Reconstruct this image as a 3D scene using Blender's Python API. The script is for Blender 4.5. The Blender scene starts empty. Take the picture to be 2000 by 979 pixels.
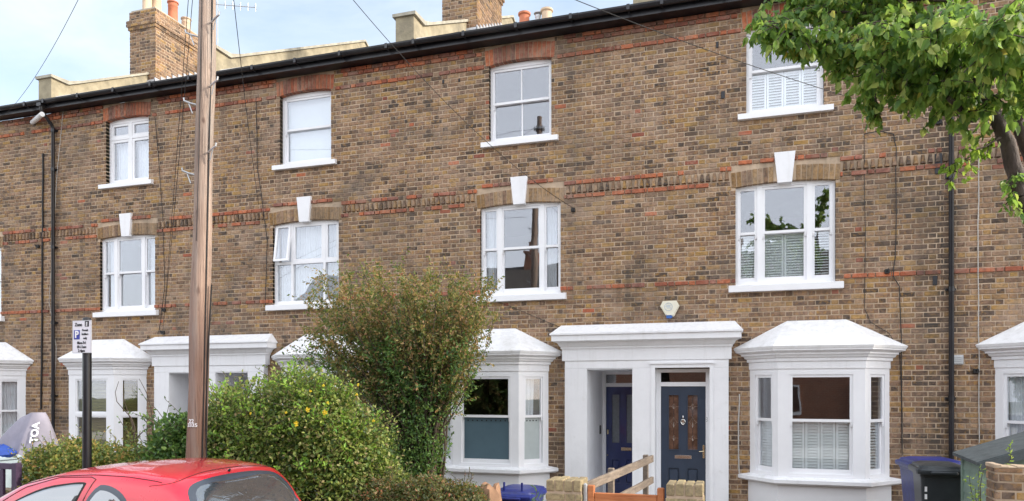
import bpy, math, random
import numpy as np
from mathutils import Vector, Matrix
R = random.Random(7)
sc = bpy.context.scene
COL = sc.collection
rad = math.radians

# ------------------------------------------------------------ camera numbers
F, CX, HY = 1400.0, 1000.0, 763.0
TH = math.atan(F / 4444.0)
D, H = 12.0, 2.1
cT, sT = math.cos(TH), math.sin(TH)
G = 0.12                       # level of pavement and gardens above the road

def at(px, py, Y):
    """point of the plane Y = const seen at photo position px, py"""
    u = (px - CX) / F
    t = (Y + D) / (cT + u * sT)
    return Vector((t * (-sT + u * cT), Y, H + (HY - py) / F * t))

# ------------------------------------------------------------ materials
def new_mat(name):
    m = bpy.data.materials.new(name); m.use_nodes = True
    nt = m.node_tree
    return m, nt, nt.nodes['Principled BSDF']

def N(nt, t, **kw):
    n = nt.nodes.new(t)
    for k, v in kw.items(): setattr(n, k, v)
    return n

def ramp(nt, stops, mode='LINEAR'):
    r = N(nt, 'ShaderNodeValToRGB'); cr = r.color_ramp; cr.interpolation = mode
    while len(cr.elements) < len(stops): cr.elements.new(0.5)
    for e, (p, c) in zip(cr.elements, stops):
        e.position = p; e.color = (*c, 1)
    return r

def s2l(c):
    return tuple(((v / 255) / 12.92 if v / 255 <= .04045 else ((v / 255 + .055) / 1.055) ** 2.4) for v in c)

def mix(nt, fac, a, b, blend='MIX'):
    m = N(nt, 'ShaderNodeMix', data_type='RGBA', blend_type=blend)
    for i, v in ((0, fac), (6, a), (7, b)):
        if isinstance(v, (int, float)): m.inputs[i].default_value = v
        elif isinstance(v, tuple): m.inputs[i].default_value = (*v, 1)
        else: nt.links.new(v, m.inputs[i])
    return m.outputs[2]

def noise(nt, scale, detail=4, rough=.55, vec=None, dist=0):
    n = N(nt, 'ShaderNodeTexNoise'); n.inputs['Scale'].default_value = scale
    n.inputs['Detail'].default_value = detail; n.inputs['Roughness'].default_value = rough
    n.inputs['Distortion'].default_value = dist
    if vec is None:
        g = N(nt, 'ShaderNodeNewGeometry'); vec = g.outputs['Position']
    nt.links.new(vec, n.inputs['Vector'])
    return n.outputs['Fac']

def maprange(nt, v, a, b, c=0., d=1.):
    m = N(nt, 'ShaderNodeMapRange'); nt.links.new(v, m.inputs[0])
    for i, x in enumerate((a, b, c, d)): m.inputs[i + 1].default_value = x
    return m.outputs[0]

def bump(nt, b, h, strength=.3, dist=.01):
    n = N(nt, 'ShaderNodeBump'); n.inputs['Strength'].default_value = strength
    n.inputs['Distance'].default_value = dist
    nt.links.new(h, n.inputs['Height']); nt.links.new(n.outputs[0], b.inputs['Normal'])

def stretched(nt, sx, sy, sz):
    g = N(nt, 'ShaderNodeNewGeometry'); m = N(nt, 'ShaderNodeMapping')
    m.inputs['Scale'].default_value = (sx, sy, sz)
    nt.links.new(g.outputs['Position'], m.inputs[0]); return m.outputs[0]

def weather(nt, c):
    """old grime, pale repointed patches and damp streaks shared by bricks and mortar"""
    s1 = maprange(nt, noise(nt, .55, 6, .72, None, .6), .50, .66, 0, .50); c = mix(nt, s1, c, (.085, .072, .058))
    s2 = maprange(nt, noise(nt, .8, 5, .7, stretched(nt, 1.2, 1.2, 2.2), 1.), .54, .68, 0, .42); c = mix(nt, s2, c, (.42, .32, .245))
    s3 = maprange(nt, noise(nt, 1., 4, .65, stretched(nt, 3.2, 3.2, .45)), .56, .70, 0, .40); c = mix(nt, s3, c, (.07, .06, .048))
    return c

def brick_mat(name, stops, soot=.55, smear=.35, mottle=.3, ochre=0.):
    m, nt, b = new_mat(name)
    g = N(nt, 'ShaderNodeNewGeometry')
    r = ramp(nt, stops, 'LINEAR'); nt.links.new(g.outputs['Random Per Island'], r.inputs[0])
    f = maprange(nt, noise(nt, 20, 5, .75), .42, .62)
    c = mix(nt, f, r.outputs[0], (mottle,) * 3, 'MULTIPLY')
    c = mix(nt, .75, r.outputs[0], c)
    if ochre:
        fo = maprange(nt, noise(nt, 15, 4, .65), .50, .62, 0, ochre)
        fz = maprange(nt, noise(nt, 1.1, 3, .6), .38, .62, .25, 1)
        mo = N(nt, 'ShaderNodeMath', operation='MULTIPLY'); nt.links.new(fo, mo.inputs[0]); nt.links.new(fz, mo.inputs[1])
        c = mix(nt, mo.outputs[0], c, (.44, .235, .06))
    f3 = maprange(nt, noise(nt, 1.3, 5, .65), .46, .74, 0, smear)
    f3b = maprange(nt, noise(nt, 17, 4, .7), .45, .58, 0, 1)
    mm = N(nt, 'ShaderNodeMath', operation='MULTIPLY'); nt.links.new(f3, mm.inputs[0]); nt.links.new(f3b, mm.inputs[1])
    c = mix(nt, mm.outputs[0], c, (.53, .36, .265))
    f2 = maprange(nt, noise(nt, .9, 6, .7), .50, .72, 0, soot)
    c = mix(nt, f2, c, (.13, .105, .085))
    c = weather(nt, c)
    sp = N(nt, 'ShaderNodeSeparateXYZ'); nt.links.new(g.outputs['Position'], sp.inputs[0])   # soot that ran down beside the drainpipe
    ds = N(nt, 'ShaderNodeMath', operation='SUBTRACT'); nt.links.new(sp.outputs[0], ds.inputs[0]); ds.inputs[1].default_value = 2.82
    da = N(nt, 'ShaderNodeMath', operation='ABSOLUTE'); nt.links.new(ds.outputs[0], da.inputs[0])
    m1 = maprange(nt, da.outputs[0], .08, .42, 1, 0); m2 = maprange(nt, noise(nt, 4, 5, .7), .38, .6, 0, .8)
    mu = N(nt, 'ShaderNodeMath', operation='MULTIPLY'); nt.links.new(m1, mu.inputs[0]); nt.links.new(m2, mu.inputs[1])
    c = mix(nt, mu.outputs[0], c, (.045, .04, .036))
    nt.links.new(c, b.inputs['Base Color']); b.inputs['Roughness'].default_value = .92
    bump(nt, b, noise(nt, 60, 4, .7), .6, .006)
    return m

STOCK = [(0, (.06, .045, .036)), (.10, (.14, .088, .06)), (.24, (.30, .175, .10)), (.38, (.38, .24, .155)),
         (.50, (.21, .125, .08)), (.62, (.42, .275, .175)), (.76, (.43, .255, .08)), (.88, (.30, .185, .12)), (.96, (.15, .10, .075)), (1, (.08, .06, .05))]
M = {}
M['brick'] = brick_mat('stock_brick', STOCK, ochre=.7, smear=.6, mottle=.32, soot=.65)
M['red'] = brick_mat('red_brick', [(0, (.26, .08, .05)), (.35, (.46, .13, .06)), (.65, (.56, .17, .07)), (.85, (.36, .14, .10)), (1, (.22, .11, .08))], .45, .7, .5)
M['arch'] = brick_mat('gauged_yellow_brick', [(0, (.16, .10, .055)), (.3, (.44, .29, .16)), (.6, (.28, .16, .065)), (.8, (.48, .33, .22)), (1, (.20, .12, .08))], .4, .4, .3, .4)
M['pillar'] = brick_mat('yellow_stock_brick', [(0, (.34, .27, .15)), (.4, (.46, .37, .20)), (.7, (.26, .20, .12)), (1, (.52, .42, .24))], .35, .25, .4)

def plain(name, col, rough=.6, metal=0., var=.12, scale=6, bmp=0., bscale=60, spec=.5, coat=0., var2=None):
    m, nt, b = new_mat(name)
    f = maprange(nt, noise(nt, scale, 5, .65), .3, .7)
    c = mix(nt, f, tuple(max(0, v * (1 - var)) for v in col), tuple(min(1, v * (1 + var)) for v in col))
    if var2:
        c = mix(nt, maprange(nt, noise(nt, scale * .35, 6, .7), .52, .72, 0, var2[1]), c, var2[0])
    nt.links.new(c, b.inputs['Base Color'])
    b.inputs['Roughness'].default_value = rough; b.inputs['Metallic'].default_value = metal
    b.inputs['Specular IOR Level'].default_value = spec; b.inputs['Coat Weight'].default_value = coat
    if bmp: bump(nt, b, noise(nt, bscale, 4, .6), bmp, .01)
    return m
M['mortar'] = plain('lime_mortar', (.50, .38, .27), .95, var=.22, scale=4, bmp=.5, bscale=90, var2=((.27, .21, .155), .6))
M['mortar'].node_tree.links.new(weather(M['mortar'].node_tree, M['mortar'].node_tree.nodes['Principled BSDF'].inputs['Base Color'].links[0].from_socket), M['mortar'].node_tree.nodes['Principled BSDF'].inputs['Base Color'])
M['white'] = plain('white_masonry_paint', (.85, .85, .87), .55, var=.03, scale=3, bmp=.25, bscale=12, var2=((.66, .66, .68), .35))
def grime(m):
    nt = m.node_tree; b = nt.nodes['Principled BSDF']; c = b.inputs['Base Color'].links[0].from_socket
    f = maprange(nt, noise(nt, 1., 5, .7, stretched(nt, 9, 9, .9)), .52, .74, 0, .2); c = mix(nt, f, c, (.50, .48, .44))
    f2 = maprange(nt, noise(nt, 7, 6, .75), .60, .76, 0, .35); c = mix(nt, f2, c, (.52, .50, .46))
    g = N(nt, 'ShaderNodeNewGeometry'); s = N(nt, 'ShaderNodeSeparateXYZ'); nt.links.new(g.outputs['Normal'], s.inputs[0])
    f3 = maprange(nt, s.outputs[2], .3, .9, 0, 1); m1 = N(nt, 'ShaderNodeMath', operation='MULTIPLY'); nt.links.new(f3, m1.inputs[0]); nt.links.new(maprange(nt, noise(nt, 12, 5, .7), .46, .66, 0, .28), m1.inputs[1])
    c = mix(nt, m1.outputs[0], c, (.40, .39, .35)); nt.links.new(c, b.inputs['Base Color'])
grime(M['white'])
M['upvc'] = plain('white_gloss_paint', (.84, .84, .86), .35, var=.02)
M['roofwhite'] = plain('weathered_white_paint', (.85, .85, .86), .6, var=.05, scale=5, bmp=.5, bscale=20, var2=((.60, .58, .56), .5))
grime(M['roofwhite'])
M['black'] = plain('black_gutter_plastic', (.014, .014, .018), .3, var=.3, scale=3, var2=((.05, .048, .05), .8))
M['tile'] = plain('concrete_roof_tile', (.10, .085, .075), .9, var=.35, scale=8, bmp=.5, var2=((.16, .15, .11), .7))
M['lead'] = plain('grey_lead_flashing', (.52, .53, .56), .45, .3, var=.15, scale=4)
M['render'] = plain('weathered_cement_render', (.33, .285, .195), .95, var=.3, scale=3.5, bmp=.8, bscale=30, var2=((.15, .135, .105), .85))
M['coping'] = plain('cement_coping', (.38, .355, .29), .95, var=.25, scale=5, bmp=.5, bscale=30)
M['terra'] = plain('terracotta', (.50, .17, .09), .8, var=.15)
M['buff'] = plain('buff_clay', (.58, .44, .31), .85, var=.15, var2=((.40, .30, .22), .5))
M['dark'] = plain('dark_void', (.015, .015, .016), .8)
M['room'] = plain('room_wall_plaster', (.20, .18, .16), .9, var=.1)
M['navy'] = plain('navy_gloss_paint', (.016, .028, .115), .3, var=.15, coat=.3)
M['slate'] = plain('slate_blue_composite', (.030, .045, .075), .38, var=.12, bmp=.1, bscale=150)
M['brass'] = plain('polished_brass', (.70, .58, .40), .25, 1., var=.1)
M['chrome'] = plain('polished_nickel', (.75, .72, .68), .2, 1., var=.05)
M['doorglass'] = plain('dark_door_glass', (.12, .065, .045), .12, var=.6, scale=6, spec=.8, var2=((.3, .3, .33), .5))
M['frostglass'] = plain('frosted_teal_film', (.10, .155, .19), .22, var=.08, scale=2, spec=.7)
M['curtain'] = plain('white_net_curtain', (.72, .74, .78), .9, var=.06)
M['blind'] = plain('white_roller_blind', (.72, .76, .80), .8, var=.03)
M['shutter'] = plain('white_shutter_paint', (.88, .90, .90), .5, var=.03)
M['venetian'] = plain('olive_venetian_slats', (.30, .25, .085), .5, var=.12)
M['steel'] = plain('galvanised_steel', (.50, .51, .52), .45, .7, var=.15)
M['cable'] = plain('black_cable_rubber', (.018, .017, .017), .6)
M['greycable'] = plain('pale_weathered_cable', (.48, .46, .43), .7)
M['concrete'] = plain('concrete_paving', (.36, .34, .31), .9, var=.15, scale=2, bmp=.4, bscale=80)
M['kerb'] = plain('granite_kerb', (.33, .32, .31), .8, var=.15, scale=20)
M['soil'] = plain('garden_soil', (.09, .07, .05), .95, var=.3, scale=8, bmp=.8)
M['asphalt'] = plain('asphalt', (.055, .055, .058), .9, var=.25, scale=40, bmp=.5, bscale=200)
M['grassland'] = plain('far_ground', (.10, .11, .07), .95, var=.2, scale=1)
M['signwhite'] = plain('reflective_white_sheet', (.78, .77, .82), .4, var=.02)
M['ink'] = plain('black_ink', (.015, .015, .02), .5)
M['blueink'] = plain('blue_ink', (.03, .045, .34), .5)
M['whiteink'] = plain('white_ink', (.85, .85, .87), .5)
M['binblue'] = plain('blue_bin_plastic', (.009, .018, .15), .38, var=.3, scale=12, bmp=.3, var2=((.03, .045, .20), .7))
M['binblack'] = plain('black_bin_plastic', (.022, .028, .034), .4, var=.2, var2=((.045, .055, .06), .6))
M['rubber'] = plain('tyre_rubber', (.015, .015, .015), .85)
M['shed'] = plain('pale_green_wood_paint', (.22, .30, .25), .7, var=.12, scale=6, bmp=.4, var2=((.13, .16, .13), .7))
M['felt'] = plain('grey_roofing_felt', (.085, .10, .105), .85, var=.25, scale=10, bmp=.6, bscale=80)
M['purple'] = plain('dark_purple_fence_paint', (.055, .03, .065), .5, var=.15)
M['fabric'] = plain('grey_lilac_canvas', (.30, .28, .335), .8, var=.12, scale=3, var2=((.2, .19, .23), .6))
M['tarp'] = plain('blue_tarpaulin', (.02, .06, .30), .45, var=.2)
M['sack'] = plain('brown_paper_sack', (.30, .17, .10), .8, var=.25)
M['cream'] = plain('cream_alarm_plastic', (.76, .73, .60), .4, var=.04)
M['bluebulb'] = plain('blue_beacon_plastic', (.05, .14, .42), .25)
M['logoink'] = plain('pale_blue_print', (.42, .50, .58), .5)

def wood(name, a, b_, rough=.8, sc_=(40, 40, 1.5), bmp=.5, bands=None, knots=False):
    m, nt, b = new_mat(name)
    v = stretched(nt, *sc_)
    f = maprange(nt, noise(nt, 1, 6, .65, v, .4), .3, .7)
    c = mix(nt, f, a, b_)
    f2 = maprange(nt, noise(nt, 1.1, 4, .6), .4, .65, 0, .5)
    c = mix(nt, f2, c, tuple(x * .6 for x in a))
    if bands:
        g = N(nt, 'ShaderNodeNewGeometry'); s = N(nt, 'ShaderNodeSeparateXYZ'); nt.links.new(g.outputs['Position'], s.inputs[0])
        c = mix(nt, maprange(nt, s.outputs[2], bands[0], bands[1], 0, 1), bands[2], c)
    if knots:
        k = maprange(nt, noise(nt, 1., 3, .6, stretched(nt, 110, 110, 1.6)), .60, .66, 0, .75); c = mix(nt, k, c, (.05, .035, .03))
        k2 = maprange(nt, noise(nt, 1., 2, .5, stretched(nt, 9, 9, 4.)), .68, .74, 0, .7); c = mix(nt, k2, c, (.10, .05, .035))
        k3 = maprange(nt, noise(nt, 1., 4, .6, stretched(nt, 6, 6, .6)), .5, .7, 0, .5); c = mix(nt, k3, c, (.36, .35, .33))
    nt.links.new(c, b.inputs['Base Color']); b.inputs['Roughness'].default_value = rough
    bump(nt, b, f, bmp, .01)
    return m
M['pole'] = wood('weathered_pole_wood', (.27, .19, .15), (.52, .39, .31), sc_=(50, 50, 1.3), bmp=.9, bands=(1.0, 4.0, (.24, .125, .08)), knots=True)
M['rail'] = wood('grey_brown_rail_wood', (.13, .10, .08), (.33, .265, .205), sc_=(12, 4, 30))
M['gatewood'] = wood('orange_stained_wood', (.40, .12, .035), (.58, .22, .08), rough=.6, sc_=(4, 30, 30))
M['bark'] = wood('tree_bark', (.05, .035, .03), (.15, .11, .09), sc_=(14, 14, 5), bmp=1.)
M['twig'] = plain('thin_twig', (.07, .05, .035), .9)

def glass_mat(name, base=.12, tint=(.96, .975, .975), ior=1.7):
    m = bpy.data.materials.new(name); m.use_nodes = True; nt = m.node_tree
    nt.nodes.remove(nt.nodes['Principled BSDF']); out = nt.nodes['Material Output']
    t = N(nt, 'ShaderNodeBsdfTransparent'); t.inputs[0].default_value = (*tint, 1)
    g = N(nt, 'ShaderNodeBsdfGlossy'); g.inputs['Roughness'].default_value = .012; g.inputs[0].default_value = (.93, .94, 1, 1)
    bp = N(nt, 'ShaderNodeBump'); bp.inputs['Strength'].default_value = .25; bp.inputs['Distance'].default_value = .004
    nt.links.new(noise(nt, 2.2, 1, .4), bp.inputs['Height']); nt.links.new(bp.outputs[0], g.inputs['Normal'])
    lw = N(nt, 'ShaderNodeLayerWeight'); lw.inputs[0].default_value = .5
    fr = N(nt, 'ShaderNodeMath', operation='POWER'); nt.links.new(lw.outputs['Facing'], fr.inputs[0]); fr.inputs[1].default_value = 3.
    ad = N(nt, 'ShaderNodeMath', operation='ADD', use_clamp=True); ad.inputs[1].default_value = base
    nt.links.new(fr.outputs[0], ad.inputs[0])
    mx = N(nt, 'ShaderNodeMixShader'); nt.links.new(ad.outputs[0], mx.inputs[0])
    nt.links.new(t.outputs[0], mx.inputs[1]); nt.links.new(g.outputs[0], mx.inputs[2]); nt.links.new(mx.outputs[0], out.inputs[0])
    return m
M['glass'] = glass_mat('window_glass', .15)
M['glasslow'] = glass_mat('window_glass_plain', .12)
M['carglass'] = glass_mat('tinted_car_glass', .28, (.14, .16, .16), 1.6)

def leaf_mat(name, stops, trans=.35, rough=.5):
    m, nt, b = new_mat(name)
    g = N(nt, 'ShaderNodeNewGeometry')
    r = ramp(nt, stops); nt.links.new(g.outputs['Random Per Island'], r.inputs[0])
    c = mix(nt, maprange(nt, noise(nt, 3.0, 3, .6), .35, .65, 0, .75), r.outputs[0], (.62, .72, .5), 'MULTIPLY')
    out = nt.nodes['Material Output']
    nt.links.new(c, b.inputs['Base Color']); b.inputs['Roughness'].default_value = rough
    t = N(nt, 'ShaderNodeBsdfTranslucent'); nt.links.new(mix(nt, .5, c, (.30, .40, .05), 'ADD'), t.inputs[0])
    mx = N(nt, 'ShaderNodeMixShader'); mx.inputs[0].default_value = trans
    nt.links.new(b.outputs[0], mx.inputs[1]); nt.links.new(t.outputs[0], mx.inputs[2]); nt.links.new(mx.outputs[0], out.inputs[0])
    return m
M['leaf_tree'] = leaf_mat('cherry_leaf', [(0, (.08, .17, .055)), (.35, (.15, .28, .065)), (.6, (.24, .37, .08)), (.8, (.36, .46, .12)), (.985, (.48, .50, .16)), (1, (.6, .36, .03))], .5)
M['leaf_lime'] = leaf_mat('sunlit_lime_leaf', [(0, (.16, .28, .04)), (.6, (.30, .42, .06)), (1, (.42, .48, .10))], .5)
M['leaf_bush'] = leaf_mat('small_bush_leaf', [(0, (.03, .06, .025)), (.28, (.10, .17, .045)), (.5, (.22, .30, .065)), (.72, (.36, .39, .10)), (.9, (.36, .32, .15)), (1, (.42, .28, .15))])
M['leaf_fresh'] = leaf_mat('fresh_green_leaf', [(0, (.12, .28, .04)), (.6, (.26, .44, .06)), (1, (.44, .50, .10))])
M['leaf_olive'] = leaf_mat('olive_brown_leaf', [(0, (.06, .10, .03)), (.3, (.14, .18, .055)), (.5, (.26, .22, .08)), (.75, (.38, .24, .11)), (1, (.42, .20, .11))])
M['leaf_dark'] = leaf_mat('dark_green_leaf', [(0, (.035, .08, .03)), (.5, (.08, .17, .05)), (.85, (.15, .27, .07)), (1, (.26, .33, .10))])
M['leaf_hedge'] = leaf_mat('yellow_tipped_leaf', [(0, (.07, .12, .04)), (.4, (.19, .25, .07)), (.7, (.36, .34, .09)), (.88, (.50, .38, .12)), (1, (.52, .24, .10))])
M['leaf_rust'] = leaf_mat('rusty_heather_leaf', [(0, (.05, .06, .035)), (.4, (.13, .15, .06)), (.7, (.22, .20, .09)), (.88, (.30, .15, .08)), (1, (.42, .12, .07))])
M['petal'] = plain('yellow_petal', (.80, .60, .03), .6)

def car_paint():
    m, nt, b = new_mat('red_car_paint')
    b.inputs['Base Color'].default_value = (.62, .010, .03, 1); b.inputs['Roughness'].default_value = .28
    b.inputs['Coat Weight'].default_value = 1.; b.inputs['Coat Roughness'].default_value = .02
    nt.links.new(maprange(nt, noise(nt, 5, 5, .7), .3, .7, .25, .35), b.inputs['Roughness'])
    return m
M['carred'] = car_paint()

# ------------------------------------------------------------ mesh building
class MB:
    def __init__(s, T=None):
        s.v = []; s.f = []; s.m = []; s.T = T
    def pt(s, p):
        s.v.append(tuple(s.T(*p)) if s.T else tuple(p)); return len(s.v) - 1
    def face(s, pts, m=0):
        s.f.append([s.pt(p) for p in pts]); s.m.append(m)
    def hexa(s, P, m=0, skip=()):
        i = [s.pt(p) for p in P]
        for k, q in enumerate(((0, 3, 2, 1), (4, 5, 6, 7), (0, 1, 5, 4), (1, 2, 6, 5), (2, 3, 7, 6), (3, 0, 4, 7))):
            if k not in skip: s.f.append([i[a] for a in q]); s.m.append(m)
    def box(s, x0, x1, y0, y1, z0, z1, m=0, skip=()):
        s.hexa([(x0, y0, z0), (x1, y0, z0), (x1, y1, z0), (x0, y1, z0), (x0, y0, z1), (x1, y0, z1), (x1, y1, z1), (x0, y1, z1)], m, skip)
    def bev(s, x0, x1, y0, y1, z0, z1, b=.01, m=0):
        """box with chamfered edges all round"""
        xs = (x0, x0 + b, x1 - b, x1); 
        def ring(z, i): 
            return [(x0 + i, y0 + (b if i == 0 else b), z)]
        P = []
        for (z, ins) in ((z0, b), (z0 + b, 0), (z1 - b, 0), (z1, b)):
            a0, a1, c0, c1 = x0 + ins, x1 - ins, y0 + ins, y1 - ins
            k = b if ins == 0 else b * .5
            P.append([s.pt(p) for p in ((a0 + k, c0, z), (a1 - k, c0, z), (a1, c0 + k, z), (a1, c1 - k, z), (a1 - k, c1, z), (a0 + k, c1, z), (a0, c1 - k, z), (a0, c0 + k, z))])
        for r in range(3):
            for j in range(8):
                s.f.append([P[r][j], P[r][(j + 1) % 8], P[r + 1][(j + 1) % 8], P[r + 1][j]]); s.m.append(m)
        s.f.append(P[0][::-1]); s.m.append(m); s.f.append(P[3]); s.m.append(m)
    def prism(s, poly, ax, a, b, m=0):
        """poly of 2D points extruded along axis ax from a to b"""
        def mk(p, t): return {0: (t, p[0], p[1]), 1: (p[0], t, p[1]), 2: (p[0], p[1], t)}[ax]
        A = [s.pt(mk(p, a)) for p in poly]; B = [s.pt(mk(p, b)) for p in poly]; n = len(poly)
        for i in range(n):
            s.f.append([A[i], A[(i + 1) % n], B[(i + 1) % n], B[i]]); s.m.append(m)
        s.f.append(A[::-1]); s.m.append(m); s.f.append(B); s.m.append(m)
    def tube(s, pts, r, seg=8, m=0, cap=True):
        pts = [Vector(p) for p in pts]; n = len(pts); rings = []
        rr = r if isinstance(r, (list, tuple)) else [r] * n
        up = Vector((0, 0, 1)); prev = None
        for i, p in enumerate(pts):
            d = (pts[min(i + 1, n - 1)] - pts[max(i - 1, 0)])
            d = d.normalized() if d.length > 1e-9 else Vector((0, 0, 1))
            if prev is None:
                a = d.cross(up if abs(d.z) < .9 else Vector((1, 0, 0))).normalized()
            else:
                a = (prev - d * prev.dot(d)); a = a.normalized() if a.length > 1e-6 else d.orthogonal().normalized()
            prev = a; b = d.cross(a)
            rings.append([s.pt(p + (a * math.cos(2 * math.pi * k / seg) + b * math.sin(2 * math.pi * k / seg)) * rr[i]) for k in range(seg)])
        for i in range(n - 1):
            for k in range(seg):
                s.f.append([rings[i][k], rings[i][(k + 1) % seg], rings[i + 1][(k + 1) % seg], rings[i + 1][k]]); s.m.append(m)
        if cap:
            s.f.append(rings[0][::-1]); s.m.append(m); s.f.append(rings[-1]); s.m.append(m)
    def lathe(s, c, prof, seg=20, m=0, ax='z'):
        rings = []
        for (r, h) in prof:
            ring = []
            for k in range(seg):
                a = 2 * math.pi * k / seg; p = (r * math.cos(a), r * math.sin(a), h)
                if ax == 'y': p = (p[0], p[2], p[1])
                if ax == 'x': p = (p[2], p[0], p[1])
                ring.append(s.pt((c[0] + p[0], c[1] + p[1], c[2] + p[2])))
            rings.append(ring)
        for i in range(len(rings) - 1):
            for k in range(seg):
                s.f.append([rings[i][k], rings[i][(k + 1) % seg], rings[i + 1][(k + 1) % seg], rings[i + 1][k]]); s.m.append(m)
        s.f.append(rings[0][::-1]); s.m.append(m); s.f.append(rings[-1]); s.m.append(m)
    def build(s, name, mats, parent=None, smooth=False, label=None):
        me = bpy.data.meshes.new(name)
        base = BASE.get(parent.name, Vector((0, 0, 0))) if parent else Vector((0, 0, 0))
        me.from_pydata([(p[0] - base[0], p[1] - base[1], p[2] - base[2]) for p in s.v], [], s.f)
        for mt in (mats if isinstance(mats, (list, tuple)) else [mats]): me.materials.append(M[mt] if isinstance(mt, str) else mt)
        me.polygons.foreach_set('material_index', s.m)
        if smooth: me.polygons.foreach_set('use_smooth', [True] * len(me.polygons))
        me.update()
        o = bpy.data.objects.new(name, me); COL.objects.link(o)
        if parent: o.parent = parent
        BASE[o.name] = base
        if smooth == 'auto' or smooth:
            try: me.set_sharp_from_angle(angle=rad(40))
            except Exception: pass
        if label: o['label'] = label
        return o
BASE = {}

def thing(name, label, cat, loc, group=None):
    o = bpy.data.objects.new(name, None); COL.objects.link(o); o.location = loc
    o.empty_display_size = .2
    o['label'] = label; o['category'] = cat
    if group: o['group'] = group
    BASE[o.name] = Vector(loc); return o
def tag(o, label, cat, group=None):
    o['label'] = label; o['category'] = cat
    if group: o['group'] = group
    return o
def struct(o, kind='structure'): o['kind'] = kind; return o

def frame(o, ud, nd):
    o = Vector(o); ud = Vector(ud); nd = Vector(nd)
    return lambda u, n, z: o + ud * u + nd * n + Vector((0, 0, z))

# ------------------------------------------------------------ bricks
HC = .0783; ZC = 3.82 - 48 * HC
def bricks(mb, U, z0, z1, holes=(), red=(), pr=0., z_off=ZC, S=.2045, Hd=.0925, J=.0165, hc=HC, m_st=1, m_red=2, deep=.11, seed=0, hollow=True):
    """Flemish bond bricks on the plane n = 0 of mb.T (n outward); holes are (u0,u1,z0,z1)"""
    rr = random.Random(seed)
    k0 = int(math.floor((z0 - z_off) / hc)) ; k1 = int(math.ceil((z1 - z_off) / hc))
    for k in range(k0, k1):
        za = max(z_off + k * hc, z0); zb = min(z_off + (k + 1) * hc - J, z1)
        if zb - za < .02: continue
        zm = (za + zb) / 2
        iv = sorted([(h[0], h[1]) for h in holes if h[2] < zm < h[3]])
        x = U[0] - (rr.random() * .02) - (0 if k % 2 else (S + Hd) / 2 + J); st = True
        while x < U[1]:
            L = S if st else Hd
            segs = [(max(x, U[0]), min(x + L, U[1]))]
            for (a, b) in iv:
                ns = []
                for (p, q) in segs:
                    if b <= p or a >= q: ns.append((p, q)); continue
                    if p < a: ns.append((p, a))
                    if q > b: ns.append((b, q))
                segs = ns
            for (p, q) in segs:
                if q - p < .015: continue
                isred = any(r[0] == k and r[1] <= (p + q) / 2 <= r[2] for r in red) and rr.random() > (.22 if k in (68, 71) else .05)
                j = lambda s_: rr.uniform(-s_, s_)
                f = (.022 if isred else 0) + j(.003) + pr
                n0 = -.02
                e0 = any(abs(p - b) < 1e-4 for (a, b) in iv); e1 = any(abs(q - a) < 1e-4 for (a, b) in iv)
                if e0 or e1: n0 = -deep
                c = .004
                a0 = p if e0 else p + j(.002); a1 = q if e1 else q + j(.002); b0 = za + j(.003); b1 = zb + j(.003)
                mat = m_red if isred or (rr.random() < .010) else m_st
                k2 = lambda: rr.uniform(-.0028, .0028)
                P = [mb.pt(t) for t in ((a0, n0, b0), (a1, n0, b0), (a1, n0, b1), (a0, n0, b1),
                                        (a0, f - c, b0), (a1, f - c, b0), (a1, f - c, b1), (a0, f - c, b1),
                                        (a0 + c + k2(), f, b0 + c + k2()), (a1 - c + k2(), f, b0 + c + k2()), (a1 - c + k2(), f, b1 - c + k2()), (a0 + c + k2(), f, b1 - c + k2()))]
                for q4 in ((0, 1, 5, 4), (1, 2, 6, 5), (2, 3, 7, 6), (3, 0, 4, 7), (4, 5, 9, 8), (5, 6, 10, 9), (6, 7, 11, 10), (7, 4, 8, 11), (8, 9, 10, 11)):
                    mb.f.append([P[t] for t in q4]); mb.m.append(mat)
            x += L + J; st = not st

def slab(mb, U, Z, holes, n_f, n_b, m=0):
    """wall slab with rectangular holes between n_f (front) and n_b (back)"""
    us = sorted({U[0], U[1]} | {h[0] for h in holes} | {h[1] for h in holes}); us = [u for u in us if U[0] <= u <= U[1]]
    zs = sorted({Z[0], Z[1]} | {h[2] for h in holes} | {h[3] for h in holes}); zs = [z for z in zs if Z[0] <= z <= Z[1]]
    def inh(u, z): return any(h[0] < u < h[1] and h[2] < z < h[3] for h in holes)
    for i in range(len(us) - 1):
        for j in range(len(zs) - 1):
            a, b, c, d = us[i], us[i + 1], zs[j], zs[j + 1]
            if inh((a + b) / 2, (c + d) / 2): continue
            mb.face([(a, n_f, c), (b, n_f, c), (b, n_f, d), (a, n_f, d)], m)
            mb.face([(a, n_b, c), (a, n_b, d), (b, n_b, d), (b, n_b, c)], m)
    for (a, b, c, d) in holes:
        mb.face([(a, n_f, c), (a, n_b, c), (a, n_b, d), (a, n_f, d)], m); mb.face([(b, n_f, c), (b, n_f, d), (b, n_b, d), (b, n_b, c)], m)
        mb.face([(a, n_f, c), (b, n_f, c), (b, n_b, c), (a, n_b, c)], m); mb.face([(a, n_f, d), (a, n_b, d), (b, n_b, d), (b, n_f, d)], m)
    mb.face([(U[0], n_f, Z[1]), (U[1], n_f, Z[1]), (U[1], n_b, Z[1]), (U[0], n_b, Z[1])], m)
    mb.face([(U[0], n_f, Z[0]), (U[0], n_b, Z[0]), (U[0], n_b, Z[1]), (U[0], n_f, Z[1])], m)
    mb.face([(U[1], n_f, Z[0]), (U[1], n_f, Z[1]), (U[1], n_b, Z[1]), (U[1], n_b, Z[0])], m)

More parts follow.
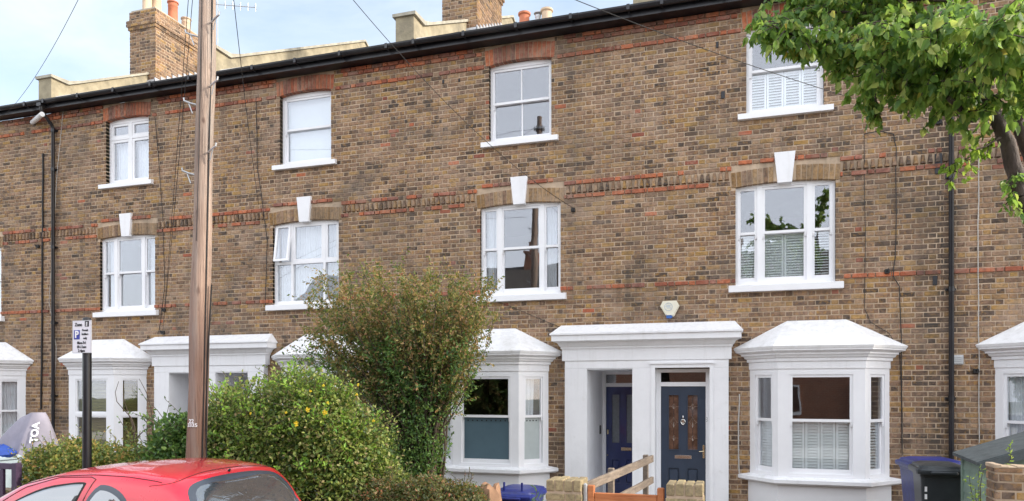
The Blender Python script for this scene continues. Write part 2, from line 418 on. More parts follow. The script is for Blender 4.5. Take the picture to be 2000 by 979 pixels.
# ------------------------------------------------------------ windows
def wave(mb, u0, u1, n, z0, z1, amp=.018, per=.07, m=0, gather=None):
    k = max(6, int((u1 - u0) / per * 8)); rows = 6; idx = []
    ph = R.random() * 6
    for r in range(rows + 1):
        t = r / rows; z = z0 + (z1 - z0) * t; line = []
        for i in range(k + 1):
            s = i / k; u = u0 + (u1 - u0) * s
            if gather: u = u0 + (u1 - u0) * (s * (1 - gather * (1 - t)) + (gather * (1 - t)) * .5)
            line.append(mb.pt((u, n + amp * math.sin(i / 8 * 6.28 + ph + .6 * math.sin(i * .37)) * (1 - .3 * t), z)))
        idx.append(line)
    for r in range(rows):
        for i in range(k):
            mb.f.append([idx[r][i], idx[r][i + 1], idx[r + 1][i + 1], idx[r + 1][i]]); mb.m.append(m)

def shutter(T, u0, u1, z0, z1, n, panels, tilt=.95):
    mb = MB(T); w = (u1 - u0) / panels
    for p in range(panels):
        a, b = u0 + p * w + .004, u0 + (p + 1) * w - .004; st = .03
        mb.box(a, a + st, n, n + .028, z0, z1); mb.box(b - st, b, n, n + .028, z0, z1)
        mb.box(a + st, b - st, n, n + .028, z0, z0 + .05); mb.box(a + st, b - st, n, n + .028, z1 - .05, z1)
        k = int((z1 - z0 - .1) / .042)
        for i in range(k):
            z = z0 + .05 + (i + .5) * (z1 - z0 - .1) / k; dz = .026 * math.sin(tilt); dn = .026 * math.cos(tilt)
            mb.hexa([(a + st, n + .014 + dn, z - dz - .003), (b - st, n + .014 + dn, z - dz - .003), (b - st, n + .014 - dn, z + dz - .003), (a + st, n + .014 - dn, z + dz - .003),
                     (a + st, n + .014 + dn, z - dz + .003), (b - st, n + .014 + dn, z - dz + .003), (b - st, n + .014 - dn, z + dz + .003), (a + st, n + .014 - dn, z + dz + .003)])
    return ('shutter', mb, 'shutter')

def venetian(T, u0, u1, z0, z1, n):
    mb = MB(T); k = int((z1 - z0) / .03)
    for i in range(k):
        z = z0 + (i + .5) * (z1 - z0) / k
        mb.hexa([(u0, n + .010, z - .009), (u1, n + .010, z - .009), (u1, n - .006, z + .009), (u0, n - .006, z + .009),
                 (u0, n + .012, z - .007), (u1, n + .012, z - .007), (u1, n - .004, z + .011), (u0, n - .004, z + .011)])
    return ('venetian_blind', mb, 'venetian')

def rectframe(mb, a, b, c, d, n0, n1, wl, wt, wb, m=0, wr=None):
    wr = wl if wr is None else wr
    mb.box(a, a + wl, n0, n1, c, d, m); mb.box(b - wr, b, n0, n1, c, d, m)
    mb.box(a + wl, b - wr, n0, n1, d - wt, d, m); mb.box(a + wl, b - wr, n0, n1, c, c + wb, m)

def sash_light(fr, T, u0, u1, z0, z1, kids, zm=None, bars=0, ff=.045, st=.045, horns=True, dress=None, glass='glass', glass2=None, n=0., head=.05):
    """sliding sash light; adds frame to fr and sashes, panes, dressings to kids"""
    zm = (z0 + z1) / 2 if zm is None else zm
    rectframe(fr, u0, u1, z0, z1, n - .11, n, ff, head, .035)
    a, b, c, d = u0 + ff - .004, u1 - ff + .004, z0 + .031, z1 - head + .004
    for part, (p, q, na, nb, wt, wb) in enumerate(((zm - .02, d, n - .052, n - .016, .045, .042), (c, zm + .02, n - .092, n - .056, .042, .075))):
        mb = MB(T); rectframe(mb, a, b, p, q, na, nb, st, wt, wb)
        for i in range(bars):
            x = a + st + (b - a - 2 * st) * (i + 1) / (bars + 1); mb.box(x - .011, x + .011, na + .006, nb - .004, p + wb, q - wt)
        if horns and part == 0:
            for (h0, h1) in ((a + .001, a + st - .006), (b - st + .006, b - .001)):
                mb.prism([(na + .003, p - .07), (nb - .012, p - .07), (nb - .003, p - .03), (nb - .003, p + .002), (na + .003, p + .002)], 0, h0, h1)
        kids.append(('sash', mb, 'upvc'))
        g = MB(T); nm = (na + nb) / 2
        g.box(a + st - .004, b - st + .004, nm - .003, nm + .003, p + wb - .004, q - wt + .004)
        kids.append(('pane', g, glass if part == 0 else (glass2 or glass)))
    nn = n - .135
    ia, ib, ic, id_ = a + .01, b - .01, c, d
    for ds in (dress or []):
        if ds[0] == 'shutter': kids.append(shutter(T, ia, ib, ic, zm + .0, nn, ds[1], ds[2] if len(ds) > 2 else .75))
        elif ds[0] == 'net':
            mb = MB(T); wave(mb, ia, ib, nn, ic, id_, .012, .05); kids.append(('curtain', mb, 'curtain'))
        elif ds[0] == 'curtain':
            mb = MB(T); w = ib - ia; wave(mb, ia + w * ds[1], ia + w * ds[2], nn - .03, ic, id_, .022, .08, gather=ds[3] if len(ds) > 3 else None); kids.append(('curtain', mb, 'curtain'))
        elif ds[0] == 'blind':
            mb = MB(T); mb.box(ia, ib, nn, nn + .003, ic + (id_ - ic) * ds[1], id_); kids.append(('roller_blind', mb, 'blind'))
        elif ds[0] == 'venetian': kids.append(venetian(T, ia, ib, ic, id_, nn))

def casement(fr, T, u0, u1, z0, z1, kids, ff=.05, n=0., glass='glass', dress=None, open_=0.):
    """one casement leaf with its pane, in an outer frame drawn by the caller"""
    mb = MB(T)
    if open_:
        c, s_ = math.cos(open_), math.sin(open_)
        T2 = lambda u, nn, z: T(u, nn * c + (z1 - z) * s_, z1 - (z1 - z) * c + nn * s_ * 0)
        mb.T = T2
    else: T2 = T
    rectframe(mb, u0, u1, z0, z1, n - .05, n - .002, ff, ff, ff)
    kids.append(('sash', mb, 'upvc'))
    g = MB(T2); g.box(u0 + ff - .004, u1 - ff + .004, n - .03, n - .024, z0 + ff - .004, z1 - ff + .004); kids.append(('pane', g, glass))
    for ds in (dress or []):
        if ds[0] == 'net':
            q = MB(T); wave(q, u0 + .01, u1 - .01, n - .16, z0, z1, .012, .05); kids.append(('curtain', q, 'curtain'))
        if ds[0] == 'venetian': kids.append(venetian(T, u0 + .02, u1 - .02, z0, z1, n - .13))

def finish(name, fr, mat, parent, kids, label=None):
    o = fr.build(name, mat, parent, label=label)
    for (kn, mb, km) in kids:
        sm = kn == 'curtain'
        k = mb.build(kn, km, o, smooth=sm)
    return o

# ------------------------------------------------------------ plan sweeps (cornices)
def off_poly(pts, d, ends):
    """offset open polyline to its outside (street side, n.y<0 for left->right walk); ends: ('y',val)/('x',val) clip lines"""
    segs = []
    for (x0, y0), (x1, y1) in zip(pts[:-1], pts[1:]):
        dx, dy = x1 - x0, y1 - y0; L = math.hypot(dx, dy); nx, ny = dy / L, -dx / L
        segs.append(((x0 + nx * d, y0 + ny * d), (dx / L, dy / L)))
    out = []
    def clip(s, e):
        (px, py), (dx, dy) = s
        t = (e[1] - py) / dy if e[0] == 'y' else (e[1] - px) / dx
        return (px + dx * t, py + dy * t)
    out.append(clip(segs[0], ends[0]))
    for s, t in zip(segs[:-1], segs[1:]):
        (px, py), (dx, dy) = s; (qx, qy), (ex, ey) = t
        den = dx * ey - dy * ex; k = ((qx - px) * ey - (qy - py) * ex) / den
        out.append((px + dx * k, py + dy * k))
    out.append(clip(segs[-1], ends[1])); return out
def sweep(mb, pts, prof, ends, m=0, caps=True):
    rings = []
    for (d, z) in prof:
        rings.append([mb.pt((x, y, z)) for (x, y) in off_poly(pts, d, ends)])
    for a, b in zip(rings[:-1], rings[1:]):
        for i in range(len(a) - 1):
            mb.f.append([a[i], a[i + 1], b[i + 1], b[i]]); mb.m.append(m)
    return rings
# ------------------------------------------------------------ the terrace
PITCH = 4.335
SL = .525
def roofz(y): return 8.32 + SL * (y + .28)

def front_T(x0, y=0.): return frame((x0, y, 0), (1, 0, 0), (0, -1, 0))

def stack_bricks(mb, x0, x1, y0, y1, z0, z1, seed, mst=1, mrd=1, core=0, pr=0., hc=HC, zo=ZC):
    """brick faced block, four sides"""
    mb.T = None
    g = .008
    mb.box(x0 + g, x1 - g, y0 + g, y1 - g, z0, z1 - .003, core)
    for i, (o, ud, nd, L) in enumerate((((x0, y0, 0), (1, 0, 0), (0, -1, 0), x1 - x0), ((x1, y0, 0), (0, 1, 0), (1, 0, 0), y1 - y0),
                                        ((x1, y1, 0), (-1, 0, 0), (0, 1, 0), x1 - x0), ((x0, y1, 0), (0, -1, 0), (-1, 0, 0), y1 - y0))):
        mb.T = frame(o, ud, nd); bricks(mb, (0, L), z0, z1, pr=pr, m_st=mst, m_red=mrd, seed=seed + i, hc=hc, z_off=zo)
    mb.T = None

def arch(house, wx, hw, zi, rise, h, mat, key, proud, flare=.0):
    mb = MB(front_T(wx)); L = hw + .06; n = int(2 * L / .078)
    fz = lambda u: zi + rise * (1 - min(1, abs(u) / hw) ** 2)
    for i in range(n):
        a = -L + 2 * L * i / n + .007; b = -L + 2 * L * (i + 1) / n - .007
        if key and abs((a + b) / 2) < .12: continue
        k = 1 + flare
        za, zb = fz(a), fz(b); f = proud + R.uniform(-.004, .004)
        mb.hexa([(a, -.115, za), (b, -.115, zb), (b, f, zb), (a, f, za),
                 (a * k, -.115, za + h), (b * k, -.115, zb + h), (b * k, f, zb + h), (a * k, f, za + h)])
        # bedding mortar
    for i in range(24):
        a = -L + 2 * L * i / 24; b = -L + 2 * L * (i + 1) / 24; k = 1 + flare
        mb.hexa([(a, -.11, fz(a) + .004), (b, -.11, fz(b) + .004), (b, proud - .008, fz(b) + .004), (a, proud - .008, fz(a) + .004),
                 (a * k, -.11, fz(a) + h - .004), (b * k, -.11, fz(b) + h - .004), (b * k, proud - .008, fz(b) + h - .004), (a * k, proud - .008, fz(a) + h - .004)], 1)
    return mb.build('window_arch', [mat, 'mortar'], house)

def house(name_label, c, m, ghouse, bay=None, top=None, first=None, door=None, recess=True, chimney=False, party=None, seed=1, flat_door=False):
    x0, x1 = (c - PITCH, c) if m < 0 else (c, c + PITCH)
    ho = thing('terraced_house', name_label, 'house', ((x0 + x1) / 2, 0, G), ghouse)
    wx = c + m * 2.17; bx = c + m * 2.65
    dx0, dx1 = sorted((c + m * (.18 if flat_door else .185), c + m * (1.04 if flat_door else .96)))
    ztop = 8.2
    Hs = [(dx0, dx1, G, 2.47), (bx - .93, bx + .93, .70, 2.50), (wx - .735, wx + .735, 3.76, 5.42), (wx - .57, wx + .57, 6.48, 8.0)]
    T0 = front_T(0)
    # wall ---------------------------------------------------------
    mb = MB(T0)
    slab(mb, (x0, x1), (G, ztop), Hs, -.008, -.28, 0)
    Hb = list(Hs)
    xs = sorted((c, c + m * 1.33)); Hb.append((xs[0], xs[1], G, 3.2)); Hb.append((bx - .98, bx + .98, G, 2.8))
    Hb.append((wx - .80, wx + .80, 5.33, 5.66)); Hb.append((wx - .63, wx + .63, 7.85, 8.2))
    zd0, zd1 = ZC + 69 * HC, ZC + 71 * HC
    Hb.append((x0, wx - .80, zd0, zd1)); Hb.append((wx + .80, x1, zd0, zd1))
    red = [(48, x0 + .1, x1)]
    for k in (68, 71): red += [(k, x0, wx - .8), (k, wx + .8, x1)]
    red += [(72, wx - .70, wx + .70)]
    for k in (99,): red += [(k, x0, wx - .69), (k, wx + .69, x1)]
    for k in (102, 103): red += [(k, x0 + .0, wx - .75), (k, wx + .75, x1)]
    bricks(mb, (x0, x1), G, ztop, Hb, red, seed=seed)
    # cogged course
    for (a, b) in ((x0, wx - .82), (wx + .82, x1)):
        n = int((b - a) / .093)
        for i in range(n):
            u = a + (b - a) * (i + .5) / n; w = .040; j = R.uniform(-.004, .004); z0_, z1_ = zd0 + .004, zd1 - .02
            mb.hexa([(u - w, -.03, z0_), (u + w, -.03, z0_), (u + w * .7, .038 + j, z0_ + .008), (u - w * .7, .038 + j, z0_ + .008),
                     (u - w * .62, -.03, z1_ + .012), (u + w * .62, -.03, z1_ + .012), (u + w * .35, .030 + j, z1_ - .004), (u - w * .35, .030 + j, z1_ - .004)], 1)
    mb.build('wall', ['mortar', 'brick', 'red'], ho)
    arch(ho, wx, .735, 5.345, .045, .235, 'arch', True, .006, .02)
    arch(ho, wx, .57, 7.85, .05, .27, 'red', False, .012, .03)
    k = MB(front_T(wx)); a, b, z0_, z1_ = .105, .155, 5.355, 5.83
    k.hexa([(-a, -.11, z0_), (a, -.11, z0_), (a, .045, z0_), (-a, .045, z0_), (-b, -.0, z1_), (b, -.0, z1_), (b, .055, z1_), (-b, .055, z1_)])
    k.build('keystone', 'white', ho)
    # rooms --------------------------------------------------------
    rm = MB(); X0, X1 = x0 + .12, x1 - .12
    for zz in (.12, 2.62, 2.86, 5.75, 5.95, 8.25): rm.face([(X0, .28, zz), (X1, .28, zz), (X1, 4.2, zz), (X0, 4.2, zz)])
    rm.face([(X0, 4.2, .12), (X1, 4.2, .12), (X1, 4.2, 8.25), (X0, 4.2, 8.25)])
    for X in (X0, X1): rm.face([(X, .28, .12), (X, .28, 8.25), (X, 4.2, 8.25), (X, 4.2, .12)])
    rm.build('interior', 'room', ho)
    rw = MB(); rw.box(x0, x1, 11.5, 11.8, G, 8.3); rw.box(x0, x0 + .1, .28, 11.5, G, 8.2); rw.box(x1 - .1, x1, .28, 11.5, G, 8.2); rw.build('rear_wall', 'mortar', ho)
    # roof ---------------------------------------------------------
    rf = MB(); nx = int((x1 - x0) / .15) * 6; rows = 21; Y = [-.28 + i * .295 for i in range(rows + 1)]
    for r in range(rows):
        for i in range(nx):
            xa = x0 + (x1 - x0) * i / nx; xb = x0 + (x1 - x0) * (i + 1) / nx
            wa, wb = [.022 * max(-.35, math.sin((x - x0) / .15 * 6.283)) for x in (xa, xb)]
            ya, yb = Y[r], Y[r + 1] + .02
            P = [rf.pt(p) for p in ((xa, ya, roofz(ya) + .03 + wa), (xb, ya, roofz(ya) + .03 + wb), (xb, yb, roofz(yb) + wb), (xa, yb, roofz(yb) + wa),
                                    (xa, ya, roofz(ya) - .01 + wa), (xb, ya, roofz(ya) - .01 + wb))]
            rf.f += [[P[0], P[1], P[2], P[3]], [P[4], P[5], P[1], P[0]]]; rf.m += [0, 0]
    zr = roofz(5.9); rf.face([(x0, 5.9, zr), (x1, 5.9, zr), (x1, 12.1, 8.2), (x0, 12.1, 8.2)])
    for i in range(int((x1 - x0) / .45)):
        rf.lathe((x0 + i * .45, 5.9, zr), [(.10, 0), (.115, .02), (.10, .45)], 10, 0, 'x')
    rf.build('roof', 'tile', ho)
    gt = MB(); pr = []
    for i in range(9):
        a = math.pi + math.pi * i / 8; pr.append((-.345 + .068 * math.cos(a), 8.325 + .068 * math.sin(a)))
    for i in range(8, -1, -1):
        a = math.pi + math.pi * i / 8; pr.append((-.345 + .060 * math.cos(a), 8.325 + .060 * math.sin(a)))
    gt.prism(pr, 0, x0, x1)
    for i in range(5):
        u = x0 + .3 + i * .95; gt.box(u, u + .03, -.42, -.262, 8.245, 8.262); gt.box(u - .01, u + .04, -.419, -.412, 8.25, 8.335)
    for u in (x0 + 1.1, x0 + 3.2): 
        pj = [( -.345 + .074 * math.cos(math.pi + math.pi * i / 8), 8.325 + .074 * math.sin(math.pi + math.pi * i / 8)) for i in range(9)]
        gt.prism(pj, 0, u, u + .1)
    gt.build('gutter', 'black', ho)
    fc = MB(); fc.box(x0, x1, -.272, -.248, 8.185, 8.335); fc.box(x0, x1, -.246, .002, 8.203, 8.228)
    fc.box(x0, x1, -.06, .0, 8.23, 8.34); fc.build('fascia_board', 'black', ho)
    # party parapet at the right hand side ---------------------------
    pp = MB(); X = x1; w = .17
    def strip(ya, yb, za, zb, w, m): pp.hexa([(X - w, ya, za[0]), (X + w, ya, za[0]), (X + w, yb, zb[0]), (X - w, yb, zb[0]),
                                             (X - w, ya, za[1]), (X + w, ya, za[1]), (X + w, yb, zb[1]), (X - w, yb, zb[1])], m)
    strip(.32, 5.9, (roofz(.32) - .3, roofz(.32) + .30), (roofz(5.9) - .3, roofz(5.9) + .30), w, 0)
    strip(5.9, 12., (roofz(5.9) - .3, roofz(5.9) + .30), (8.2, 8.75), w, 0)
    strip(-.10, .32, (8.3, 8.93), (8.3, 8.93), w + .012, 0)
    strip(-.14, .30, (8.932, 8.99), (8.932, 9.02), w + .06, 1)
    strip(.30, .62, (8.932, 9.02), (roofz(.62) + .303, roofz(.62) + .36), w + .05, 1)
    strip(.62, 5.9, (roofz(.62) + .303, roofz(.62) + .36), (roofz(5.9) + .303, roofz(5.9) + .36), w + .04, 1)
    strip(5.9, 12., (roofz(5.9) + .303, roofz(5.9) + .36), (8.76, 8.8), w + .04, 1)
    strip(.0, 5.8, (roofz(0.), roofz(0.) + .09), (roofz(5.8), roofz(5.8) + .10), w + .022, 2)
    strip(.0, 5.8, (roofz(0.) + .02, roofz(0.) + .045), (roofz(5.8) + .02, roofz(5.8) + .045), w + .16, 2)
    pp.build('party_parapet', ['render', 'coping', 'lead'], ho)
    if chimney:
        ch = MB(); ca, cb = X - .41, X + .41
        stack_bricks(ch, ca, cb, 2.6, 4.3, roofz(2.6) - .3, 11.32, seed + 50)
        stack_bricks(ch, ca - .03, cb + .03, 2.57, 4.33, 11.32, 11.40, seed + 60, zo=11.325)
        stack_bricks(ch, ca - .06, cb + .06, 2.54, 4.36, 11.40, 11.56, seed + 70, zo=11.405)
        stack_bricks(ch, ca - .01, cb + .01, 2.59, 4.31, 11.56, 11.80, seed + 80, zo=11.565)
        ch.box(ca + .03, cb - .03, 2.62, 4.28, 11.798, 11.84, 2)
        ch.box(ca - .02, cb + .02, 2.56, 4.34, roofz(2.6) - .25, roofz(2.6) + .14, 3)
        for q in range(9):
            ya = 2.56 + q * .198; ch.box(cb + .001, cb + .024, ya, ya + .2, roofz(ya) - .2, roofz(ya) + .2, 3)
        co = ch.build('chimney', ['mortar', 'brick', 'coping', 'lead'], ho)
        pots = [('buff', .115, .62, 2.8), ('buff', .13, .70, 3.1), ('terra', .125, .62, 3.5), ('buff', .12, .42, 3.98)]
        for (pm, r, h, yy) in pots:
            p = MB(); z = 11.82
            p.lathe((X + (.12 if yy > 3.3 else -.05), yy, z), [(r * 1.12, 0), (r * 1.12, .06), (r, .09), (r * .95, h - .14), (r * 1.0, h - .13), (r * 1.0, h - .1), (r * .95, h - .09), (r * .97, h - .04), (r * 1.14, h - .03), (r * 1.14, h), (r * .9, h), (r * .88, h - .2)], 18)
            p.build('chimney_pot', pm, co, smooth=True)
        rc = MB(); rc.box(X - .35, X + .95, 7.2, 8.1, 9.9, 12.40); ro = rc.build('rear_chimney', 'render', ho)
        for (pm, xo, h, cow) in (('terra', .0, .46, 0), ('buff', .66, .46, 0), ('lead', .40, .34, 1)):
            p = MB(); r = .15 if not cow else .07
            p.lathe((X + xo, 7.6, 12.39), [(r * 1.1, 0), (r, .05), (r * .95, h - .08), (r * 1.2, h - .05), (r * 1.2, h), (r * .9, h)], 16)
            if cow: p.lathe((X + xo, 7.6, 12.39 + h), [(.02, 0), (.02, .05), (.12, .05), (.10, .09), (.02, .12)], 14)
            p.build('chimney_pot', pm, ro, smooth=True)
    # windows --------------------------------------------------------
    T = front_T(wx - .57, .10); fr = MB(T); kids = []
    top(fr, T, kids, 1.14, 6.5, 7.89)
    w = finish('window', fr, 'upvc', ho, kids)
    s = MB(T0); s.hexa([(wx - .70, -.10, 6.40), (wx + .70, -.10, 6.40), (wx + .70, .075, 6.40), (wx - .70, .075, 6.40),
                        (wx - .70, -.10, 6.52), (wx + .70, -.10, 6.52), (wx + .70, .075, 6.485), (wx - .70, .075, 6.485)]); s.build('sill', 'upvc', w)
    T = front_T(wx - .735, .07); fr = MB(T); kids = []
    first(fr, T, kids, 1.47, 3.80, 5.385)
    w = finish('window', fr, 'upvc', ho, kids)
    s = MB(T0); s.hexa([(wx - .84, -.07, 3.665), (wx + .84, -.07, 3.665), (wx + .84, .085, 3.665), (wx - .84, .085, 3.665),
                        (wx - .84, -.07, 3.80), (wx + .84, -.07, 3.80), (wx + .84, .085, 3.76), (wx - .84, .085, 3.76)]); s.build('sill', 'upvc', w)
    # bay ------------------------------------------------------------
    P = [(bx - 1.0, 0), (bx - .6, -.45), (bx + .6, -.45), (bx + 1.0, 0)]; E = (('y', -.004), ('y', -.004))
    by = MB()
    sweep(by, P, [(.02, G), (.02, .69)], E)
    fp = off_poly(P, .0, E)
    kids = []
    sd = math.hypot(.4, .45)
    panels = [(P[0], ((.4 / sd), (-.45 / sd)), sd), (P[1], (1, 0), 1.2), (P[2], ((.4 / sd), (.45 / sd)), sd)]
    for i, (o, u, L) in enumerate(panels):
        Tt = frame((o[0], o[1], 0), (u[0], u[1], 0), (u[1], -u[0], 0)); by.T = Tt
        pw = .13 if i == 1 else .085
        by.box(0.0, pw, -.12, -.002, .76, 2.44); by.box(L - pw, L, -.12, -.002, .76, 2.44)
        by.box(pw, L - pw, -.12, -.004, 2.39, 2.44)
        by.box(pw, L - pw, -.12, .01, .76, .82)
        by.T = None
        Tb = (lambda Tq, s_: (lambda uu, n, z: Tq(uu + s_, n, z)))(Tt, pw)
        fr2 = MB(Tb); bay(i, fr2, Tb, kids, L - 2 * pw, .82, 2.39)
        for f_, mm in zip(fr2.f, fr2.m): by.f.append([by.pt(fr2.v[t]) for t in f_]); by.m.append(0)
    by.face([(x, y + .02, 2.42) for (x, y) in fp]); by.face([(x, y + .02, .70) for (x, y) in fp])
    bo = by.build('bay_window', 'upvc', ho)
    for (kn, mb_, km) in kids: mb_.build(kn, km, bo, smooth=(kn == 'curtain'))
    cn = MB(); sweep(cn, P, [(-.05, 2.43), (.012, 2.43), (.012, 2.54), (.035, 2.545), (.035, 2.585), (.06, 2.60), (.075, 2.635), (.10, 2.64), (.10, 2.665), (.15, 2.69), (.165, 2.70), (.165, 2.725)], E)
    cn.build('cornice', 'white', bo)
    br = MB(); e0 = off_poly(P, .19, E); e1 = off_poly(P, .175, E)
    tl, tr = (bx - .44, -.002, 3.19), (bx + .40, -.002, 3.19)
    zA = 2.725; zB = 2.765
    for a in range(3): br.face([(e1[a][0], e1[a][1], zA), (e1[a + 1][0], e1[a + 1][1], zA), (e0[a + 1][0], e0[a + 1][1], zB), (e0[a][0], e0[a][1], zB)])
    br.face([(x, y, zA) for (x, y) in e1])
    Nn = 8
    def surf(A, B, Cc, Dd):      # slightly uneven plaster surface
        idx = [[None] * (Nn + 1) for _ in range(Nn + 1)]
        for i in range(Nn + 1):
            for j in range(Nn + 1):
                s_, t_ = i / Nn, j / Nn
                p = (A * (1 - s_) + B * s_) * (1 - t_) + (Dd * (1 - s_) + Cc * s_) * t_
                if 0 < i < Nn and 0 < j < Nn: p = p + Vector((0, 0, R.uniform(-.004, .004) + .012 * math.sin(t_ * math.pi)))
                idx[i][j] = br.pt(p)
        for i in range(Nn):
            for j in range(Nn): br.f.append([idx[i][j], idx[i + 1][j], idx[i + 1][j + 1], idx[i][j + 1]]); br.m.append(0)
    q = [Vector((x, y, zB)) for (x, y) in e0]; tl, tr = Vector(tl), Vector(tr)
    surf(q[0], q[1], tl, tl); surf(q[1], q[2], tr, tl); surf(q[2], q[3], tr, tr)
    br.build('bay_roof', 'roofwhite', bo)
    sl = MB(); sweep(sl, P, [(-.10, .80), (.0, .80), (.12, .775), (.135, .765), (.135, .715), (.10, .69), (.015, .685)], E); sl.build('sill', 'white', bo)
    # porch half -----------------------------------------------------
    pm = MB(); sx = lambda a: c + m * a
    def pb(a, b, y0, y1, z0, z1):
        p, q_ = sorted((sx(a), sx(b))); pm.box(p, q_, y0, y1, z0, z1)
    da, db = (.18, 1.04) if flat_door else (.185, .96)
    pb(0, da, -.13, .0, G, 2.47); pb(db, 1.33, -.13, .0, G, 2.47); pb(0, 1.33, -.13, .0, 2.472, 2.60)
    pb(0, 1.375, -.145, .0, 2.602, 2.80)
    if flat_door:                      # architrave round the door opening
        for (a, b, z0_, z1_) in ((da - .06, da, G, 2.53), (db, db + .06, G, 2.53), (da, db, 2.472, 2.53)): pb(a, b, -.15, -.132, z0_, z1_)
        pb(da - .08, db + .08, -.17, -.132, 2.532, 2.56)
    cpts = [(sx(1.375), 0), (sx(1.375), -.145), (c, -.145)]; ends = (('y', 0.), ('x', c))
    prof = [(.003, 2.785), (.003, 2.803), (.02, 2.805), (.02, 2.83), (.04, 2.85), (.07, 2.90), (.12, 2.925), (.15, 2.93), (.15, 3.02), (.175, 3.03), (.175, 3.055), (.165, 3.06)]
    if m > 0: cpts = cpts[::-1]; ends = ends[::-1]
    rings = sweep(pm, cpts, prof, ends)
    last = off_poly(cpts, .165, ends)
    inn = [(sx(1.375 + .05), -.002), (c, -.002)]
    if m > 0: inn = inn[::-1]
    zT = 3.215
    L3 = [(x, y, 3.06) for x, y in last]
    if m < 0: pm.face([L3[0], L3[1], (inn[0][0], inn[0][1], zT)]); pm.face([L3[1], L3[2], (inn[1][0], inn[1][1], zT), (inn[0][0], inn[0][1], zT)])
    else: pm.face([L3[0], L3[1], (inn[1][0], inn[1][1], zT), (inn[0][0], inn[0][1], zT)]); pm.face([L3[1], L3[2], (inn[1][0], inn[1][1], zT)])
    dpt = .10 if flat_door else 1.35
    if not flat_door:
        p, q_ = sorted((sx(da), sx(db)))
        pm.box(p - .09, p + .006, -.127, dpt + .1, G, 2.464); pm.box(q_ - .006, q_ + .09, -.127, dpt + .1, G, 2.464)
        pm.box(p + .006, q_ - .006, -.127, dpt + .1, 2.455, 2.466); pm.box(p + .006, q_ - .006, .0, dpt + .1, G, G + .03)
    else:
        p, q_ = sorted((sx(da), sx(db)))
        pm.box(p, p + .004, 0, .2, G, 2.47); pm.box(q_ - .004, q_, 0, .2, G, 2.47)
    pm.box(p, q_, -.30, .0, G, G + .06)
    pm.build('porch', 'white', ho)
    # front door -----------------------------------------------------
    p += .0; W_ = q_ - p
    Td = front_T(p, dpt); df = MB(Td)
    rectframe(df, 0.0, W_, G + .02, 2.455, -.07, .0, .07, .055, .04); df.box(.07, W_ - .07, -.07, .0, 2.17, 2.24)
    tg = MB(Td); tg.box(.068, W_ - .068, -.04, -.034, 2.238, 2.402)
    door(ho, Td, df, tg, W_)
    return ho

def door_body(ho, Td, df, tg, W_, mat, leaf_z1=2.17, glass='doorglass', lead=False):
    a, b, z0, z1 = .072, W_ - .072, G + .06, leaf_z1
    mb = MB(Td); w = b - a
    gz0, gz1 = z0 + .93, z1 - .13; st = w * .155; mid = w * .16
    g1 = (a + st, a + w / 2 - mid / 2); g2 = (a + w / 2 + mid / 2, b - st)
    # leaf built from stiles and rails
    mb.box(a, a + st, -.065, -.02, z0, z1); mb.box(b - st, b, -.065, -.02, z0, z1); mb.box(a + w / 2 - mid / 2, a + w / 2 + mid / 2, -.065, -.02, z0, z1)
    for (p, q) in (g1, g2):
        mb.box(p, q, -.065, -.02, gz1, z1); mb.box(p, q, -.065, -.02, gz0 - .28, gz0); mb.box(p, q, -.065, -.02, z0, z0 + .18)
        rectframe(mb, p, q, gz0, gz1, -.06, -.012, .016, .016, .016)
        zz0, zz1 = z0 + .18, gz0 - .28
        mb.box(p, q, -.065, -.035, zz0, zz1); mb.bev(p + .02, q - .02, -.034, -.018, zz0 + .03, zz1 - .03, .012)
        rectframe(mb, p, q, zz0, zz1, -.035, -.014, .012, .012, .012)
    o = mb.build('front_door', mat, ho)
    for (p, q) in (g1, g2):
        g = MB(Td); g.box(p + .005, q - .005, -.052, -.046, gz0 + .005, gz1 - .005); g.build('glass_panel', glass, o)
        if lead:
            l = MB(Td); cx = (p + q) / 2; hh = gz1 - gz0; n = -.040
            def dia(z, rx, rz):
                pts = [(cx - rx, n, z), (cx, n, z + rz), (cx + rx, n, z), (cx, n, z - rz), (cx - rx, n, z)]
                l.tube(pts, .0045, 5)
            for (f_, rx, rz) in ((.78, .032, .045), (.50, .052, .085), (.22, .032, .045)):
                z = gz0 + hh * f_; dia(z, rx, rz); l.tube([(p + .012, n, z), (cx - rx, n, z)], .004, 5); l.tube([(cx + rx, n, z), (q - .012, n, z)], .004, 5)
            l.tube([(cx, n, gz0 + .02), (cx, n, gz1 - .02)], .002, 4)
            l.build('leaded_diamonds', 'chrome', o)
    return o, (a, b, z0, z1, w, gz0, gz1)
def letter_plate(o, Td, u, z, w=.25, h=.055, mat='chrome'):
    l = MB(Td); l.bev(u - w / 2, u + w / 2, -.02, -.008, z - h / 2, z + h / 2, .004); l.bev(u - w / 2 + .02, u + w / 2 - .02, -.008, -.001, z - h / 2 + .012, z + h / 2 - .012, .003); l.build('letter_plate', mat, o)

